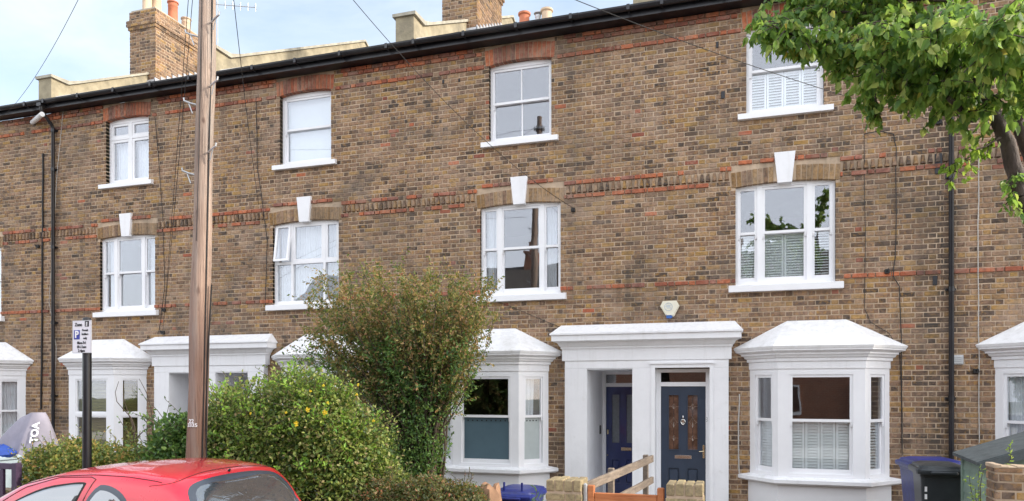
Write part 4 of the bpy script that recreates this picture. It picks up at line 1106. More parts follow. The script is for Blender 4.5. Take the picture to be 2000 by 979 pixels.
# ------------------------------------------------------------ telegraph pole
PX, PY = at(384, 895, -6.0).x, -6.0
xt = at(406, 0, -6.0); slope = (xt.x - PX) / (xt.z - at(384, 895, -6.).z)
def pole_p(z): return Vector((PX + slope * (z - 1.4), PY, z))
po = thing('telegraph_pole', 'tall weathered wooden telegraph pole with climbing pegs and cables stapled to it', 'telegraph pole', (PX, PY, G))
mb = MB(); zs = [G + .0 + i * .33 for i in range(29)]; pts = []; rs = []
for i, z in enumerate(zs):
    p = pole_p(z); p.x += .006 * math.sin(i * 1.3) + R.uniform(-.002, .002); pts.append(p); rs.append(.107 - .0043 * z + .004 * math.sin(i * .9))
mb.tube(pts, rs, 24); mb.build('shaft', 'pole', po, smooth=True)
ZT = zs[-1]
for i in range(15):
    sd_ = -1 if i % 2 else 1; z = 2.9 + .0 + i * .0
pegs = [(375, 70, -1), (372, 202, -1), (372, 337, -1), (430, 37, 1), (430, 162, 1), (427, 290, 1), (372, -60, -1), (432, -110, 1), (432, 420, 1)]
for (px, py, sd_) in pegs[:8]:
    q = at(px, py, -6.); p = pole_p(q.z); mb = MB(); r = .1
    mb.tube([(p.x + sd_ * .07, PY - .03, q.z - .045), (p.x + sd_ * .13, PY - .06, q.z - .03), (p.x + sd_ * .20, PY - .07, q.z), (p.x + sd_ * .205, PY - .07, q.z + .03)], .0095, 8)
    mb.tube([(p.x + sd_ * .16, PY - .06, q.z - .01), (p.x + sd_ * .115, PY - .05, q.z - .13)], .006, 6); mb.build('climbing_peg', 'steel', po)
for (dx, r) in ((.104, .007), (.094, .006), (.012, .0035)):
    mb = MB(); P = []
    for i in range(32):
        z = (.4 if dx > .03 else 3.6) + i * .29
        if z > ZT - .1: break
        p = pole_p(z); rr_ = .107 - .0041 * z; off = min(dx + .007 * math.sin(i * .45 + dx * 60), rr_ * .97)
        P.append((p.x + off, PY - math.sqrt(max(0, rr_ ** 2 - off ** 2)) - .008, z))
    mb.tube(P, r, 6); mb.build('pole_cable', 'cable', po, smooth=True)
mb = MB(); p = pole_p(3.); P = [(pole_p(z).x + .12 + .018 * math.sin(z * 2.2), PY + .0, z) for z in [G + .3 + i * .25 for i in range(12)]]; mb.tube(P, .008, 6); mb.build('pole_cable', 'cable', po, smooth=True)
mb = MB(); p = pole_p(8.3); mb.bev(p.x - .20, p.x - .10, PY - .06, PY + .06, 8.0, 8.55, .02); mb.bev(p.x + .10, p.x + .19, PY - .05, PY + .05, 7.95, 8.5, .02); mb.build('junction_box', 'cable', po)
mb = MB(); p = pole_p(ZT - .25); mb.lathe((p.x, PY, ZT - .35), [(.10, 0), (.112, 0), (.112, .05), (.10, .05)], 18)
for k in range(10):
    t = k * .628; mb.lathe((p.x + .14 * math.cos(t), PY + .14 * math.sin(t), ZT - .36), [(.015, 0), (.022, .02), (.015, .05), (.02, .08), (.005, .09)], 8)
mb.build('insulator_ring', 'steel', po)
def onpole(zc, px, s, size):
    q = at(px, 0, -6.12); p = pole_p(zc); r = .107 - .0041 * zc; u = q.x
    return frame((0, 0, 0), (1, 0, 0), (0, -1, 0)), q
for (s_, px, py, sz) in (('22', 370, 823, .055), ('3335', 371, 831, .05)):
    z = at(px, py, -6.1).z; p = pole_p(z); r = .107 - .0041 * z + .006; x = at(px + 4, py, -6.1).x
    def Tn_(u, n, zz, p=p, r=r, x=x, z=z):
        a = math.asin(max(-.98, min(.98, (x + u - p.x) / r))); return Vector((p.x + (r + n) * math.sin(a), PY - (r + n) * math.cos(a), z + zz))
    text(s_, sz, Tn_, po, 'whiteink', 'painted_number', bold=.001)

# ------------------------------------------------------------ parking sign
SX = at(170, 800, -6.15).x
sg = thing('parking_sign', 'permit parking sign on a black post behind the red car', 'street sign', (SX, -6.15, G))
zt = at(165, 626, -6.2).z; zb = at(165, 690, -6.2).z
mb = MB(); mb.lathe((SX, -6.15, G), [(.044, 0), (.044, 1.2 - G), (.044, zt - G + .01), (.038, zt - G + .03), (.01, zt - G + .04)], 20); mb.build('post', 'black', sg, smooth=True)
xa, xb = at(142.5, 650, -6.21).x, at(179.5, 650, -6.21).x; xm = (xa + xb) / 2; pw, ph = (xb - xa) / 2, (zt - zb) / 2; zm = (zt + zb) / 2
Ts = frame((xm, -6.208, zm), (1, 0, 0), (0, -1, 0))
mb = MB(Ts); mb.bev(-pw, pw, .0, .008, -ph, ph, .003); pl = mb.build('plate', 'signwhite', sg)
mb = MB(Ts); rectframe(mb, -pw + .001, pw - .001, -ph + .001, ph - .001, .006, .0095, .005, .005, .005); mb.build('plate_edge', 'steel', sg)
k = pw / .17
def stx(s, u, z, size, mat='ink', b=.0012): text(s, size, (lambda uu, n, zz: Ts(u + uu * .86, .0105 + n, z + zz)), pl, mat, bold=b)
U = lambda px: (px - 161) / 18.5 * pw
Z = lambda py: (658 - py) / 32. * ph
stx('Zone', U(154.5), Z(634.5), .052, b=.0004); 
mb = MB(Ts); mb.box(U(167.0), U(174.8), .008, .0105, Z(638.5), Z(627.5)); mb.build('zone_block', 'ink', pl)
text('JJ', .050, (lambda uu, n, zz: Ts(U(170.9) + uu * .8, .0125 + n, Z(633) + zz)), pl, 'whiteink', bold=.0)
mb = MB(Ts); mb.box(U(145.5), U(157.), .008, .0105, Z(663), Z(645)); mb.build('blue_panel', 'blueink', pl)
text('P', .10, (lambda uu, n, zz: Ts(U(151.5) + uu, .0125 + n, Z(654) + zz)), pl, 'whiteink', bold=.003)
stx('Permit', U(167.5), Z(645.5), .034, b=.0); stx('holders', U(167.5), Z(653), .034, b=.0); stx('only', U(167.5), Z(661), .034, b=.0)
stx('Mon-Fri', U(160.5), Z(670), .042, b=.0002); stx('10-11am', U(160.5), Z(678), .042, b=.0002); stx('2-4pm', U(160.5), Z(685.5), .042, b=.0002)

# ------------------------------------------------------------ overhead wires
def wire(a, b, sag, lab, r=.0042, mat='cable'):
    mb = MB(); a, b = Vector(a), Vector(b); P = []
    for i in range(33):
        t = i / 32; p = a.lerp(b, t); p.z -= sag * 4 * t * (1 - t); P.append(p)
    mb.tube(P, r, 6); tag(mb.build('overhead_cable', mat, smooth=True), lab, 'cable', 'overhead telephone cables')
top = pole_p(ZT - .3)
wire(top + Vector((-.14, 0, 0)), at(12, 222, -.25), .55, 'overhead cable crossing the empty sky at the upper left')
wire(at(600, -110, -5.), at(1122, 408, -.10), .30, 'overhead cable slanting down past the middle upper sash window to a wall bracket')
wire(at(1040, -34, -5.), at(1835, 238, -.10), .10, 'overhead cable slanting across the upper right window behind the tree leaves')
wire(top + Vector((-.12, .06, 0)), at(318, 648, -.10), .12, 'overhead cable dropping to a bracket beside the second bay, left of the pole')
wire(top + Vector((-.08, .1, 0)), at(322, 606, -.10), .25, 'thin overhead cable dropping steeply left of the pole, before the chimney')
wire(at(452, -40, -5.5), at(505, 400, -.05), .1, 'overhead cable dropping right of the pole, past the aerial')

# ------------------------------------------------------------ aerials
def aerial(p, dirx, L, lab, n=6):
    t = thing('tv_aerial', lab, 'aerial', tuple(p), 'television aerials')
    mb = MB(); mb.tube([p + Vector((0, 0, -1.2)), p + Vector((0, 0, .1))], .014, 6); mb.build('mast', 'steel', t)
    mb = MB(); d = Vector(dirx).normalized(); mb.tube([p - d * .15, p + d * L], .011, 6)
    s_ = d.cross(Vector((0, 0, 1)))
    for k in range(n):
        q = p + d * (L * k / (n - 1)); mb.tube([q - Vector((0, 0, .11)), q + Vector((0, 0, .11))], .006, 5); mb.tube([q - s_ * .14, q + s_ * .14], .006, 5)
    mb.build('boom', 'steel', t)
p = at(425, 9, 4.2); aerial(p, (1., .45, -.02), 1.0, 'television aerial against the sky just right of the pole top')
p = at(379, 92, 4.5); aerial(Vector((-13.9, 4.1, 11.0)), (.9, -.2, 0.), .30, 'small stacked aerial on the right side of the left chimney', 4)

M['palebox'] = plain('pale_blue_plastic', (.36, .44, .48), .4, var=.1)
# ------------------------------------------------------------ grey canvas cover, tarpaulin, purple fence
def lump(name, pts_rings, mat, lab, cat):
    mb = MB(); rings = [[mb.pt(p) for p in r] for r in pts_rings]; n = len(rings[0])
    for r0, r1 in zip(rings[:-1], rings[1:]):
        for k in range(n): mb.f.append([r0[k], r0[(k + 1) % n], r1[(k + 1) % n], r1[k]]); mb.m.append(0)
    mb.f.append(rings[0][::-1]); mb.m.append(0); mb.f.append(rings[-1]); mb.m.append(0)
    return tag(mb.build(name, mat, smooth=True), lab, cat)
YC = -3.4
apex = at(75, 806, YC)
def cover_ring(t):
    z = apex.z * (1 - t) + G * t; out = []
    nr = 36
    for k in range(nr):
        a = 2 * math.pi * k / nr
        ex = .10 + (1.55 if math.cos(a) < 0 else .42) * t ** .62 * (abs(math.cos(a)) ** .8)
        ey = .10 + .55 * t
        fold = 1 + .10 * math.sin(7 * a + 1) * min(1, 2 * t)
        out.append((apex.x + math.cos(a) * ex * fold, YC + math.sin(a) * ey * fold, z - .04 * math.sin(5 * a) * t))
    return out
cv = thing('canvas_cover', 'grey lilac canvas cover with white letters, draped to a peak by the far left bay', 'canvas cover', (apex.x, YC, G))
mb = MB(); rings = [[mb.pt(p) for p in cover_ring(t)] for t in (1, .85, .7, .55, .4, .28, .18, .1, .05, 0)]; n = 36
for r0, r1 in zip(rings[:-1], rings[1:]):
    for q in range(n): mb.f.append([r0[q], r0[(q + 1) % n], r1[(q + 1) % n], r1[q]]); mb.m.append(0)
mb.f.append(rings[-1]); mb.m.append(0); mb.build('cloth', 'fabric', cv, smooth=True)
L0 = at(80, 850, YC - .36)
def Tl(u, n, z):
    zz = L0.z + .02 + u; t = max(0, min(1, (apex.z - zz) / (apex.z - G)))
    a = rad(-50) - z * 1.6 / (.25 + t); ex = .10 + .42 * t ** .62 * abs(math.cos(a)) ** .8; ey = .10 + .55 * t; fold = 1 + .10 * math.sin(7 * a + 1) * min(1, 2 * t)
    return Vector((apex.x + math.cos(a) * ex * fold * 1.03 + .004, YC + math.sin(a) * ey * fold * 1.03 - .012 - n, zz))
text('TOA', .15, Tl, cv, 'whiteink', bold=.006)
mb = MB(); q = at(6, 876, -3.9); rings = []
for i, (r, z) in enumerate(((.30, -.12), (.33, -.07), (.24, -.01), (.10, .05))): rings.append([mb.pt((q.x - .12 + r * 1.0 * math.cos(t) * (1 + .08 * math.sin(4 * t + i)), -3.9 + r * .6 * math.sin(t), q.z + z + .02 * math.sin(3 * t))) for t in [j * math.pi / 10 for j in range(20)]])
for r0, r1 in zip(rings[:-1], rings[1:]):
    for j in range(20): mb.f.append([r0[j], r0[(j + 1) % 20], r1[(j + 1) % 20], r1[j]]); mb.m.append(0)
mb.f.append(rings[-1]); mb.m.append(0); mb.f.append(rings[0][::-1]); mb.m.append(0)
tb = tag(mb.build('tarpaulin', 'tarp', smooth=True), 'bright blue tarpaulin bundle on a pale box at the left edge', 'tarpaulin')
mb = MB(); mb.bev(q.x - .45, q.x + .12, -4.1, -3.7, G, q.z - .10, .02); mb.bev(q.x - .48, q.x + .15, -4.13, -3.67, q.z - .17, q.z - .12, .01); tag(mb.build('plastic_box', 'palebox'), 'pale plastic box under the blue tarpaulin, behind the purple fence', 'box')
fp_ = at(34, 905, YW); pf = thing('purple_fence', 'dark purple slatted wooden gate at the left edge of the frame', 'gate', (fp_.x - .6, YW, G))
xr = fp_.x
for x in (xr - .09, xr - 1.25): mb = MB(); mb.bev(x, x + .09, YW - .02, YW + .07, G, fp_.z, .006); mb.build('post', 'purple', pf)
for z in (fp_.z - .09, fp_.z - .52, G + .12): mb = MB(); mb.bev(xr - 1.158, xr - .092, YW, YW + .05, z - .0, z + .08, .006); mb.build('rail', 'purple', pf)
for k in range(4): x = xr - .34 - k * .23; mb = MB(); mb.bev(x, x + .07, YW + .001, YW + .045, G + .2, fp_.z - .092, .005); mb.build('slat', 'purple', pf)

# ------------------------------------------------------------ red car
M['carglass_s'] = plain('tinted_car_glass_sheet', (.045, .055, .065), .04, var=.25, scale=2.5, spec=1., coat=1.)
M['carglass_s'].node_tree.nodes['Principled BSDF'].inputs['IOR'].default_value = 2.1
M['sealgrey'] = plain('dark_glass_border', (.05, .06, .08), .15)
M['taillamp'] = plain('red_lamp_lens', (.35, .01, .01), .15, coat=.6)
def interp(tab, x):
    if x <= tab[0][0]: return tab[0][1]
    for (a, b), (c, d) in zip(tab[:-1], tab[1:]):
        if x <= c:
            t = (x - a) / (c - a); return b + (d - b) * t
    return tab[-1][1]
def smoothtab(tab, n=7, w=.06):
    return lambda x: sum(interp(tab, x + w * (i / (n - 1) - .5) * 2) for i in range(n)) / n
YCAR = -7.30
XR = -3.30                                 # rear end
Ht = smoothtab([(-3.62, .58), (-3.57, .70), (-3.35, .84), (-2.75, .98), (-2.55, 1.04), (-2.2, 1.27), (-1.9, 1.42), (-1.55, 1.505), (-1.2, 1.53), (-.9, 1.525), (-.65, 1.50), (-.5, 1.47), (-.38, 1.36), (-.24, 1.14), (-.14, .95), (-.05, .85), (-.0, .60)], 7, .045)
Wt = smoothtab([(-3.62, .50), (-3.55, .64), (-3.3, .76), (-2.8, .815), (-2.0, .825), (-1.0, .825), (-.5, .80), (-.25, .76), (-.08, .68), (0, .56)], 7, .05)
BELT = .93
def section(s):
    """half section at car station s (0 rear, -3.6 front): list of (y, z) from sill to centre line"""
    h, w = Ht(s), Wt(s)
    if s > -.05: pass
    pts = [(w * .94, .22), (w * .985, .32), (w, .55), (w * .995, .75)]
    b = min(BELT, h - .06)
    if b > .78: pts.append((w * .975, b))
    hh = h - b
    tum = [(.965, .06), (.935, .30), (.90, .52), (.85, .74), (.78, .88), (.66, .955), (.45, .985), (.22, .997), (0, 1.)]
    flat = [(.97, .15), (.95, .35), (.92, .55), (.88, .72), (.80, .84), (.66, .92), (.45, .97), (.22, .995), (0, 1.)]
    k = max(0, min(1, (hh - .1) / .25))
    for (a, c), (a2, c2) in zip(tum, flat):
        pts.append((w * (a * k + a2 * (1 - k)), b + hh * (c * k + c2 * (1 - k))))
    if len(pts) < 14: pts.insert(4, (w * .985, (pts[3][1] + pts[4][1]) / 2))
    return pts
NS = 36
def resample(pts, n):
    out = []; L = [0]
    for a, b in zip(pts[:-1], pts[1:]): L.append(L[-1] + math.hypot(b[0] - a[0], b[1] - a[1]))
    # smooth catmull
    def P(i): return pts[max(0, min(len(pts) - 1, i))]
    for k in range(n):
        t = k / (n - 1) * (len(pts) - 1); i = min(int(t), len(pts) - 2); f = t - i
        p0, p1_, p2_, p3 = P(i - 1), P(i), P(i + 1), P(i + 2)
        if i + 2 > len(pts) - 1: p3 = (-p1_[0], p1_[1])
        q = [0.5 * ((2 * p1_[j]) + (-p0[j] + p2_[j]) * f + (2 * p0[j] - 5 * p1_[j] + 4 * p2_[j] - p3[j]) * f * f + (-p0[j] + 3 * p1_[j] - 3 * p2_[j] + p3[j]) * f ** 3) for j in (0, 1)]
        out.append(q)
    return out
_sc = {}
def sec(s):
    s = round(s, 3)
    if s not in _sc: _sc[s] = resample(section(s), NS)
    return _sc[s]
def yside(s, z):
    pts = sec(s)
    for a, b in zip(pts[:-1], pts[1:]):
        if a[1] <= z <= b[1] and b[1] > a[1]: return a[0] + (b[0] - a[0]) * (z - a[1]) / (b[1] - a[1])
    return pts[-1][0]
def ztop(s, y):
    pts = sec(s); y = abs(y)
    for a, b in zip(pts[::-1][:-1], pts[::-1][1:]):
        if a[0] <= y <= b[0] and b[0] > a[0]: return a[1] + (b[1] - a[1]) * (y - a[0]) / (b[0] - a[0])
    return pts[-1][1] if y < .05 else 0
def xrear(y, z):
    lo, hi = -.9, -.0
    for _ in range(18):
        mid = (lo + hi) / 2
        if ztop(mid, y) > z: lo = mid
        else: hi = mid
    return (lo + hi) / 2
def xfront(y, z):
    lo, hi = -2.75, -1.2
    for _ in range(18):
        mid = (lo + hi) / 2
        if ztop(mid, y) > z: hi = mid
        else: lo = mid
    return (lo + hi) / 2
car = thing('parked_car', 'red hatchback with a rounded roof parked at the kerb, its lower half below the frame', 'car', (XR - 1.8, YCAR, 0))
W3 = lambda s, y, z: (XR + s, YCAR + y, z)
body = MB(); ss = [-3.62 + 3.62 * (i / 150) for i in range(151)]; rows = []
for s in ss:
    h = sec(s); rows.append([body.pt(W3(s, -y, z)) for y, z in h] + [body.pt(W3(s, y, z)) for y, z in h[::-1][1:]])
n = len(rows[0])
for a, b in zip(rows[:-1], rows[1:]):
    for k in range(n - 1):
        body.f.append([a[k], a[k + 1], b[k + 1], b[k]]); body.m.append(0)
    body.f.append([a[0], b[0], b[-1], a[-1]]); body.m.append(1)
body.f.append(rows[0]); body.m.append(0); body.f.append(rows[-1][::-1]); body.m.append(0)
cb = body.build('body', ['carred', 'rubber'], car, smooth=True)
def smooth_poly(P, it=2):
    for _ in range(it):
        Q = []
        for i in range(len(P)):
            a, b = P[i], P[(i + 1) % len(P)]
            Q += [(a[0] * .75 + b[0] * .25, a[1] * .75 + b[1] * .25), (a[0] * .25 + b[0] * .75, a[1] * .25 + b[1] * .75)]
        P = Q
    return P
def patch(name, P, mp, mat, off, parent=car, it=2, K=14, sub=4):
    P = smooth_poly(P, it); Q = []
    for i in range(len(P)):
        a, b = P[i], P[(i + 1) % len(P)]
        for j in range(sub): Q.append((a[0] + (b[0] - a[0]) * j / sub, a[1] + (b[1] - a[1]) * j / sub))
    P = Q; cx = sum(p[0] for p in P) / len(P); cy = sum(p[1] for p in P) / len(P)
    mb = MB(); rings = []
    for k in range(1, K + 1):
        t = k / K; rings.append([mb.pt(mp(cx + (p[0] - cx) * t, cy + (p[1] - cy) * t, off if k < K else off * .2)) for p in P])
    ce = mb.pt(mp(cx, cy, off)); m_ = len(P)
    for i in range(m_): mb.f.append([ce, rings[0][i], rings[0][(i + 1) % m_]]); mb.m.append(0)
    for r0, r1 in zip(rings[:-1], rings[1:]):
        for i in range(m_): mb.f.append([r0[i], r0[(i + 1) % m_], r1[(i + 1) % m_], r1[i]]); mb.m.append(0)
    return mb.build(name, mat, parent, smooth=True)
def shr(P, f):
    cx = sum(p[0] for p in P) / len(P); cy = sum(p[1] for p in P) / len(P)
    out = []
    for p in P:
        d = math.hypot(p[0] - cx, p[1] - cy); t = max(0, (d - f) / d); out.append((cx + (p[0] - cx) * t, cy + (p[1] - cy) * t))
    return out
doorwin = [(-2.28, .98), (-1.95, 1.23), (-1.62, 1.385), (-1.32, 1.43), (-1.22, 1.435), (-1.19, 1.42), (-1.34, .985), (-1.40, .97)]
quart = [(-1.12, 1.42), (-.98, 1.425), (-.82, 1.36), (-.72, 1.22), (-.68, 1.06), (-.74, 1.0), (-1.20, .99), (-1.25, 1.0)]
rearwin = [(-.60, 1.08), (-.585, 1.30), (-.52, 1.41), (-.32, 1.445), (0, 1.455), (.32, 1.445), (.52, 1.41), (.585, 1.30), (.60, 1.08), (.45, 1.03), (0, 1.01), (-.45, 1.03)]
wind = [(-.66, 1.06), (-.60, 1.22), (-.54, 1.38), (-.35, 1.44), (0, 1.455), (.35, 1.44), (.54, 1.38), (.60, 1.22), (.66, 1.06), (.4, 1.04), (0, 1.03), (-.4, 1.04)]
for sd_ in (-1, 1):
    mp_ = lambda s, z, o, sd_=sd_: W3(s, sd_ * (yside(s, z) + o), z + o * .3)
    patch('window_seal', doorwin, mp_, 'rubber', .003); patch('side_window', shr(doorwin, .016), mp_, 'carglass_s', .006)
    patch('window_seal', quart, mp_, 'sealgrey', .003); patch('side_window', shr(quart, .035), mp_, 'carglass_s', .006)
    dl = MB(); line = [(-1.30, .40), (-1.28, .95), (-1.15, 1.40), (-1.14, 1.455), (-1.2, 1.468), (-1.5, 1.455), (-1.8, 1.375), (-2.1, 1.20), (-2.38, .97), (-2.42, .5)]
    pts = []
    for a, b in zip(line[:-1], line[1:]):
        for k in range(6):
            t = k / 6; s, z = a[0] + (b[0] - a[0]) * t, a[1] + (b[1] - a[1]) * t; pts.append(W3(s, sd_ * (yside(s, z) + .0005), z))
    dl.tube(pts, .0035, 5); dl.build('door_seam', 'rubber', car)
    h = MB(); s, z = -1.48, .86; h.T = lambda u, n_, zz, sd_=sd_: Vector(W3(-1.48 + u, sd_ * (yside(-1.48, .86) + n_), .86 + zz)); h.bev(-.08, .08, -.01, .022, -.018, .018, .006); h.build('door_handle', 'carred', car)
    mr = MB(); mr.T = lambda u, n_, zz, sd_=sd_: Vector(W3(-2.18 + u, sd_ * (.80 + n_), .98 + zz)); mr.bev(-.05, .05, .0, .16, -.0, .11, .025); mr.build('wing_mirror', 'carred', car, smooth=True)
    for sx_ in (-2.95, -.58):
        wl = MB(); yy = YCAR + sd_ * .74
        wl.lathe((XR + sx_, yy, .285), [(.19, -.085), (.27, -.09), (.285, -.06), (.285, .06), (.27, .09), (.19, .085)], 28, 0, 'y'); wo = wl.build('wheel', 'rubber', car, smooth=True)
        rm_ = MB(); rm_.lathe((XR + sx_, yy + sd_ * .05, .285), [(.195, -.03), (.195, .03)], 24, 0, 'y')
        for k in range(7):
            t = k * .8976; rm_.tube([(XR + sx_, yy + sd_ * .085, .285), (XR + sx_ + .185 * math.cos(t), yy + sd_ * .085, .285 + .185 * math.sin(t))], .016, 6)
        rm_.build('rim', 'steel', wo)
        ar = MB(); ar.T = None
        for k in range(13):
            pass
    tl = lambda y, z, o, sd_=sd_: W3(xrear(sd_ * y, z) + o, sd_ * y, z)
    patch('tail_light', [(.52, .78), (.66, .78), (.68, .90), (.64, 1.0), (.56, .98)], tl, 'taillamp', .008)
    hl = lambda s, y, o, sd_=sd_: W3(s, sd_ * y, ztop(s, y) + o)
    patch('headlight', [(-3.5, .42), (-3.42, .60), (-3.25, .66), (-3.2, .52), (-3.35, .42)], hl, 'steel', .006)
mpr = lambda y, z, o: W3(xrear(y, z) + o, y, z + o * .3)
patch('window_seal', rearwin, mpr, 'sealgrey', .003); patch('rear_window', shr(rearwin, .045), mpr, 'carglass_s', .007)
mpf = lambda y, z, o: W3(xfront(y, z) - o, y, z + o * .5)
patch('window_seal', wind, mpf, 'rubber', .003); patch('windscreen', shr(wind, .03), mpf, 'carglass_s', .007)
seam = MB(); pts = []
for k in range(41):
    y = -.64 + 1.28 * k / 40; z = 1.485 - .06 * abs(y / .64) ** 2.5; pts.append(W3(xrear(y, min(z, ztop(-.75, y) - .012)) , y, min(z, ztop(-.75, y) - .012) + .001))
seam.tube(pts, .003, 5); seam.build('hatch_seam', 'rubber', car)
for sd_ in (-1, 1):
    g = MB(); pts = []
    for k in range(40):
        s = -2.15 + 1.55 * k / 39; y = Wt(s) * .735; pts.append(W3(s, sd_ * y, ztop(s, y) + .001))
    g.tube(pts, .0035, 5); g.build('roof_seam', 'rubber', car)
wj = MB(); wj.tube([W3(-.52, .0, ztop(-.52, 0) - .01), W3(-.50, .0, ztop(-.52, 0) + .012)], .009, 8); wj.build('washer_jet', 'rubber', car)
wp = MB(); wp.tube([mpr(0, 1.04, .02), mpr(-.2, 1.07, .02), mpr(-.42, 1.10, .02)], .007, 6); wp.build('rear_wiper', 'rubber', car)
npl = MB(); npl.bev(XR - .02, XR + .012, YCAR - .26, YCAR + .26, .55, .66, .004); npl.build('number_plate', 'cream', car)
bm = MB()
P = [W3(-.42 + .44 * math.cos(t) ** .5 if abs(t) < 1.57 else 0, .80 * math.sin(t), .42) for t in [-1.5 + 3. * i / 24 for i in range(25)]]
bm.tube(P, .05, 10); bm.build('bumper', 'carred', car, smooth=True)
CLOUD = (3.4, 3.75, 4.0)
SKY_FILL = (7.4, 7.6, 8.0)
SUN_E = 2.0
EXPO = 1.27
# ------------------------------------------------------------ plants
rng = np.random.default_rng(5)
class Leaves:
    def __init__(s): s.V = []; s.n = 0; s.F = []
    def add(s, pos, d, size, width=.5, fold=.25, shape='oval'):
        """pos (N,3) leaf bases, d (N,3) leaf directions, size (N,)"""
        N_ = len(pos)
        if N_ == 0: return
        d = d / np.linalg.norm(d, axis=1, keepdims=True)
        r = rng.normal(size=(N_, 3)); a = np.cross(d, r); a /= np.linalg.norm(a, axis=1, keepdims=True) + 1e-9
        n = np.cross(d, a); L = size[:, None]; w = L * width * .5
        b = pos; tip = pos + d * L - n * L * .12
        l1 = pos + d * L * .32 + a * w + n * w * fold; l2 = pos + d * L * .68 + a * w * .75 + n * w * fold * .7
        r1 = pos + d * L * .32 - a * w + n * w * fold; r2 = pos + d * L * .68 - a * w * .75 + n * w * fold * .7
        V = np.stack([b, l1, l2, tip, r2, r1], 1).reshape(-1, 3)
        i = s.n + np.arange(N_)[:, None] * 6
        s.F.append(np.concatenate([i + np.array([[0, 1, 2, 3]]), i + np.array([[0, 3, 4, 5]])], 0)); s.V.append(V); s.n += N_ * 6
    def build(s, name, mat, parent):
        V = np.concatenate(s.V); F_ = np.concatenate(s.F); base = BASE[parent.name]
        me = bpy.data.meshes.new(name); V = V - np.array(base)
        me.vertices.add(len(V)); me.vertices.foreach_set('co', V.astype(np.float32).ravel())
        me.loops.add(F_.size); me.loops.foreach_set('vertex_index', F_.astype(np.int32).ravel())
        me.polygons.add(len(F_)); me.polygons.foreach_set('loop_start', np.arange(0, F_.size, 4, dtype=np.int32)); me.polygons.foreach_set('loop_total', np.full(len(F_), 4, dtype=np.int32))
        me.materials.append(M[mat]); me.update(calc_edges=True); me.validate()
        o = bpy.data.objects.new(name, me); COL.objects.link(o); o.parent = parent; return o
def unit(n):
    v = rng.normal(size=(n, 3)); return v / np.linalg.norm(v, axis=1, keepdims=True)
def clumps(lv, centres, radii, per, size, width=.5, up=.2, jitter=.25, out=.7):
    for c, r in zip(centres, radii):
        n = int(per * r * r); u = unit(n); rr = r * (1 - jitter * rng.random((n, 1)) ** 1.5 * 1.6)
        p = np.array(c) + u * rr; d = u * out + rng.normal(size=(n, 3)) * .6 + np.array([0, 0, up])
        lv.add(p, d, size * rng.uniform(.6, 1.25, n), width)
def shoots(lv, mb, centres, radii, n, length, size, nl=9, width=.45, up=.8, base=None, r=.003):
    """leafy shoots that stick out of the clumps and break the outline"""
    for _ in range(n):
        k = rng.integers(len(centres)); c = np.array(centres[k]); u = unit(1)[0]; u[2] = abs(u[2]) * .8 + .05 if rng.random() < .8 else u[2]
        u /= np.linalg.norm(u); p0 = c + u * radii[k] * .8; d = u + np.array([0, 0, up]) * rng.random() + rng.normal(size=3) * .25; d /= np.linalg.norm(d)
        L = length * rng.uniform(.5, 1.2); ts = np.linspace(.1, 1, nl)[:, None]; bend = rng.normal(size=3) * .2 * L
        P = p0 + d * L * ts + bend * ts ** 2
        mb.tube([tuple(p0), tuple(P[nl // 2]), tuple(P[-1])], r, 4, 0, False)
        dd = np.tile(d, (nl, 1)) * .6 + rng.normal(size=(nl, 3)) * .7
        lv.add(P, dd, size * rng.uniform(.7, 1.2, nl), width)
def limb(mb, a, b, r0, r1, n=7, wob=.05, seg=8):
    a, b = np.array(a, float), np.array(b, float); L = np.linalg.norm(b - a); P = []; off = rng.normal(size=3) * wob * L; off2 = rng.normal(size=3) * wob * L * .5
    for i in range(n + 1):
        t = i / n; P.append(tuple(a + (b - a) * t + off * math.sin(math.pi * t) + off2 * math.sin(2 * math.pi * t)))
    mb.tube(P, [r0 + (r1 - r0) * i / n for i in range(n + 1)], seg); return [np.array(p) for p in P]

def bush(name, lab, cat, boxes, mat, size, per, nshoot, shoot_len, base, width=.45, ncl=60, cr=(.16, .34), twigs=12, seed=1, shell=.9, core=True, fresh=0):
    """boxes: list of ellipsoids (cx,cy,cz,rx,ry,rz)"""
    global rng; rng = np.random.default_rng(seed)
    t = thing(name, lab, cat, base)
    C, Rr = [], []
    vols = [b[3] * b[4] * b[5] for b in boxes]
    for b, v in zip(boxes, vols):
        k = max(6, int(ncl * v / sum(vols)))
        for _ in range(k):
            u = unit(1)[0]; q = rng.random() ** .35 * shell
            p = np.array(b[:3]) + u * q * np.array(b[3:])
            if p[2] < G + .1: p[2] = G + .1 + rng.random() * .2
            C.append(p); Rr.append(rng.uniform(*cr) * (1.05 - .3 * q))
    lv = Leaves(); clumps(lv, C, Rr, per, size, width)
    st = MB(); shoots(lv, st, C, Rr, nshoot, shoot_len, size, width=width)
    for _ in range(twigs):
        k = rng.integers(len(C)); limb(st, (base[0] + rng.normal() * .12, base[1] + rng.normal() * .1, G - .02), C[k], .022, .006, 6, .06)
    if core:                                  # older inner growth
        n = int(len(C) * 260); bi = rng.integers(len(boxes), size=n); B = np.array(boxes)[bi]
        p = B[:, :3] + unit(n) * (rng.random((n, 1)) ** .4) * B[:, 3:] * .88; p = p[p[:, 2] > G]
        lv.add(p, rng.normal(size=(len(p), 3)), size * 1.2 * rng.uniform(.7, 1.3, len(p)), .6)
    lv.build('foliage', mat, t)
    if fresh:
        lf = Leaves(); k_ = [i for i in range(len(C)) if C[i][1] < base[1] + .1]
        shoots(lf, st, [C[i] for i in k_], [Rr[i] for i in k_], fresh, shoot_len, size * 1.35, nl=11, width=.42); lf.build('fresh_growth', 'leaf_fresh', t)
    st.build('stems', 'twig', t)
    return t, C, Rr

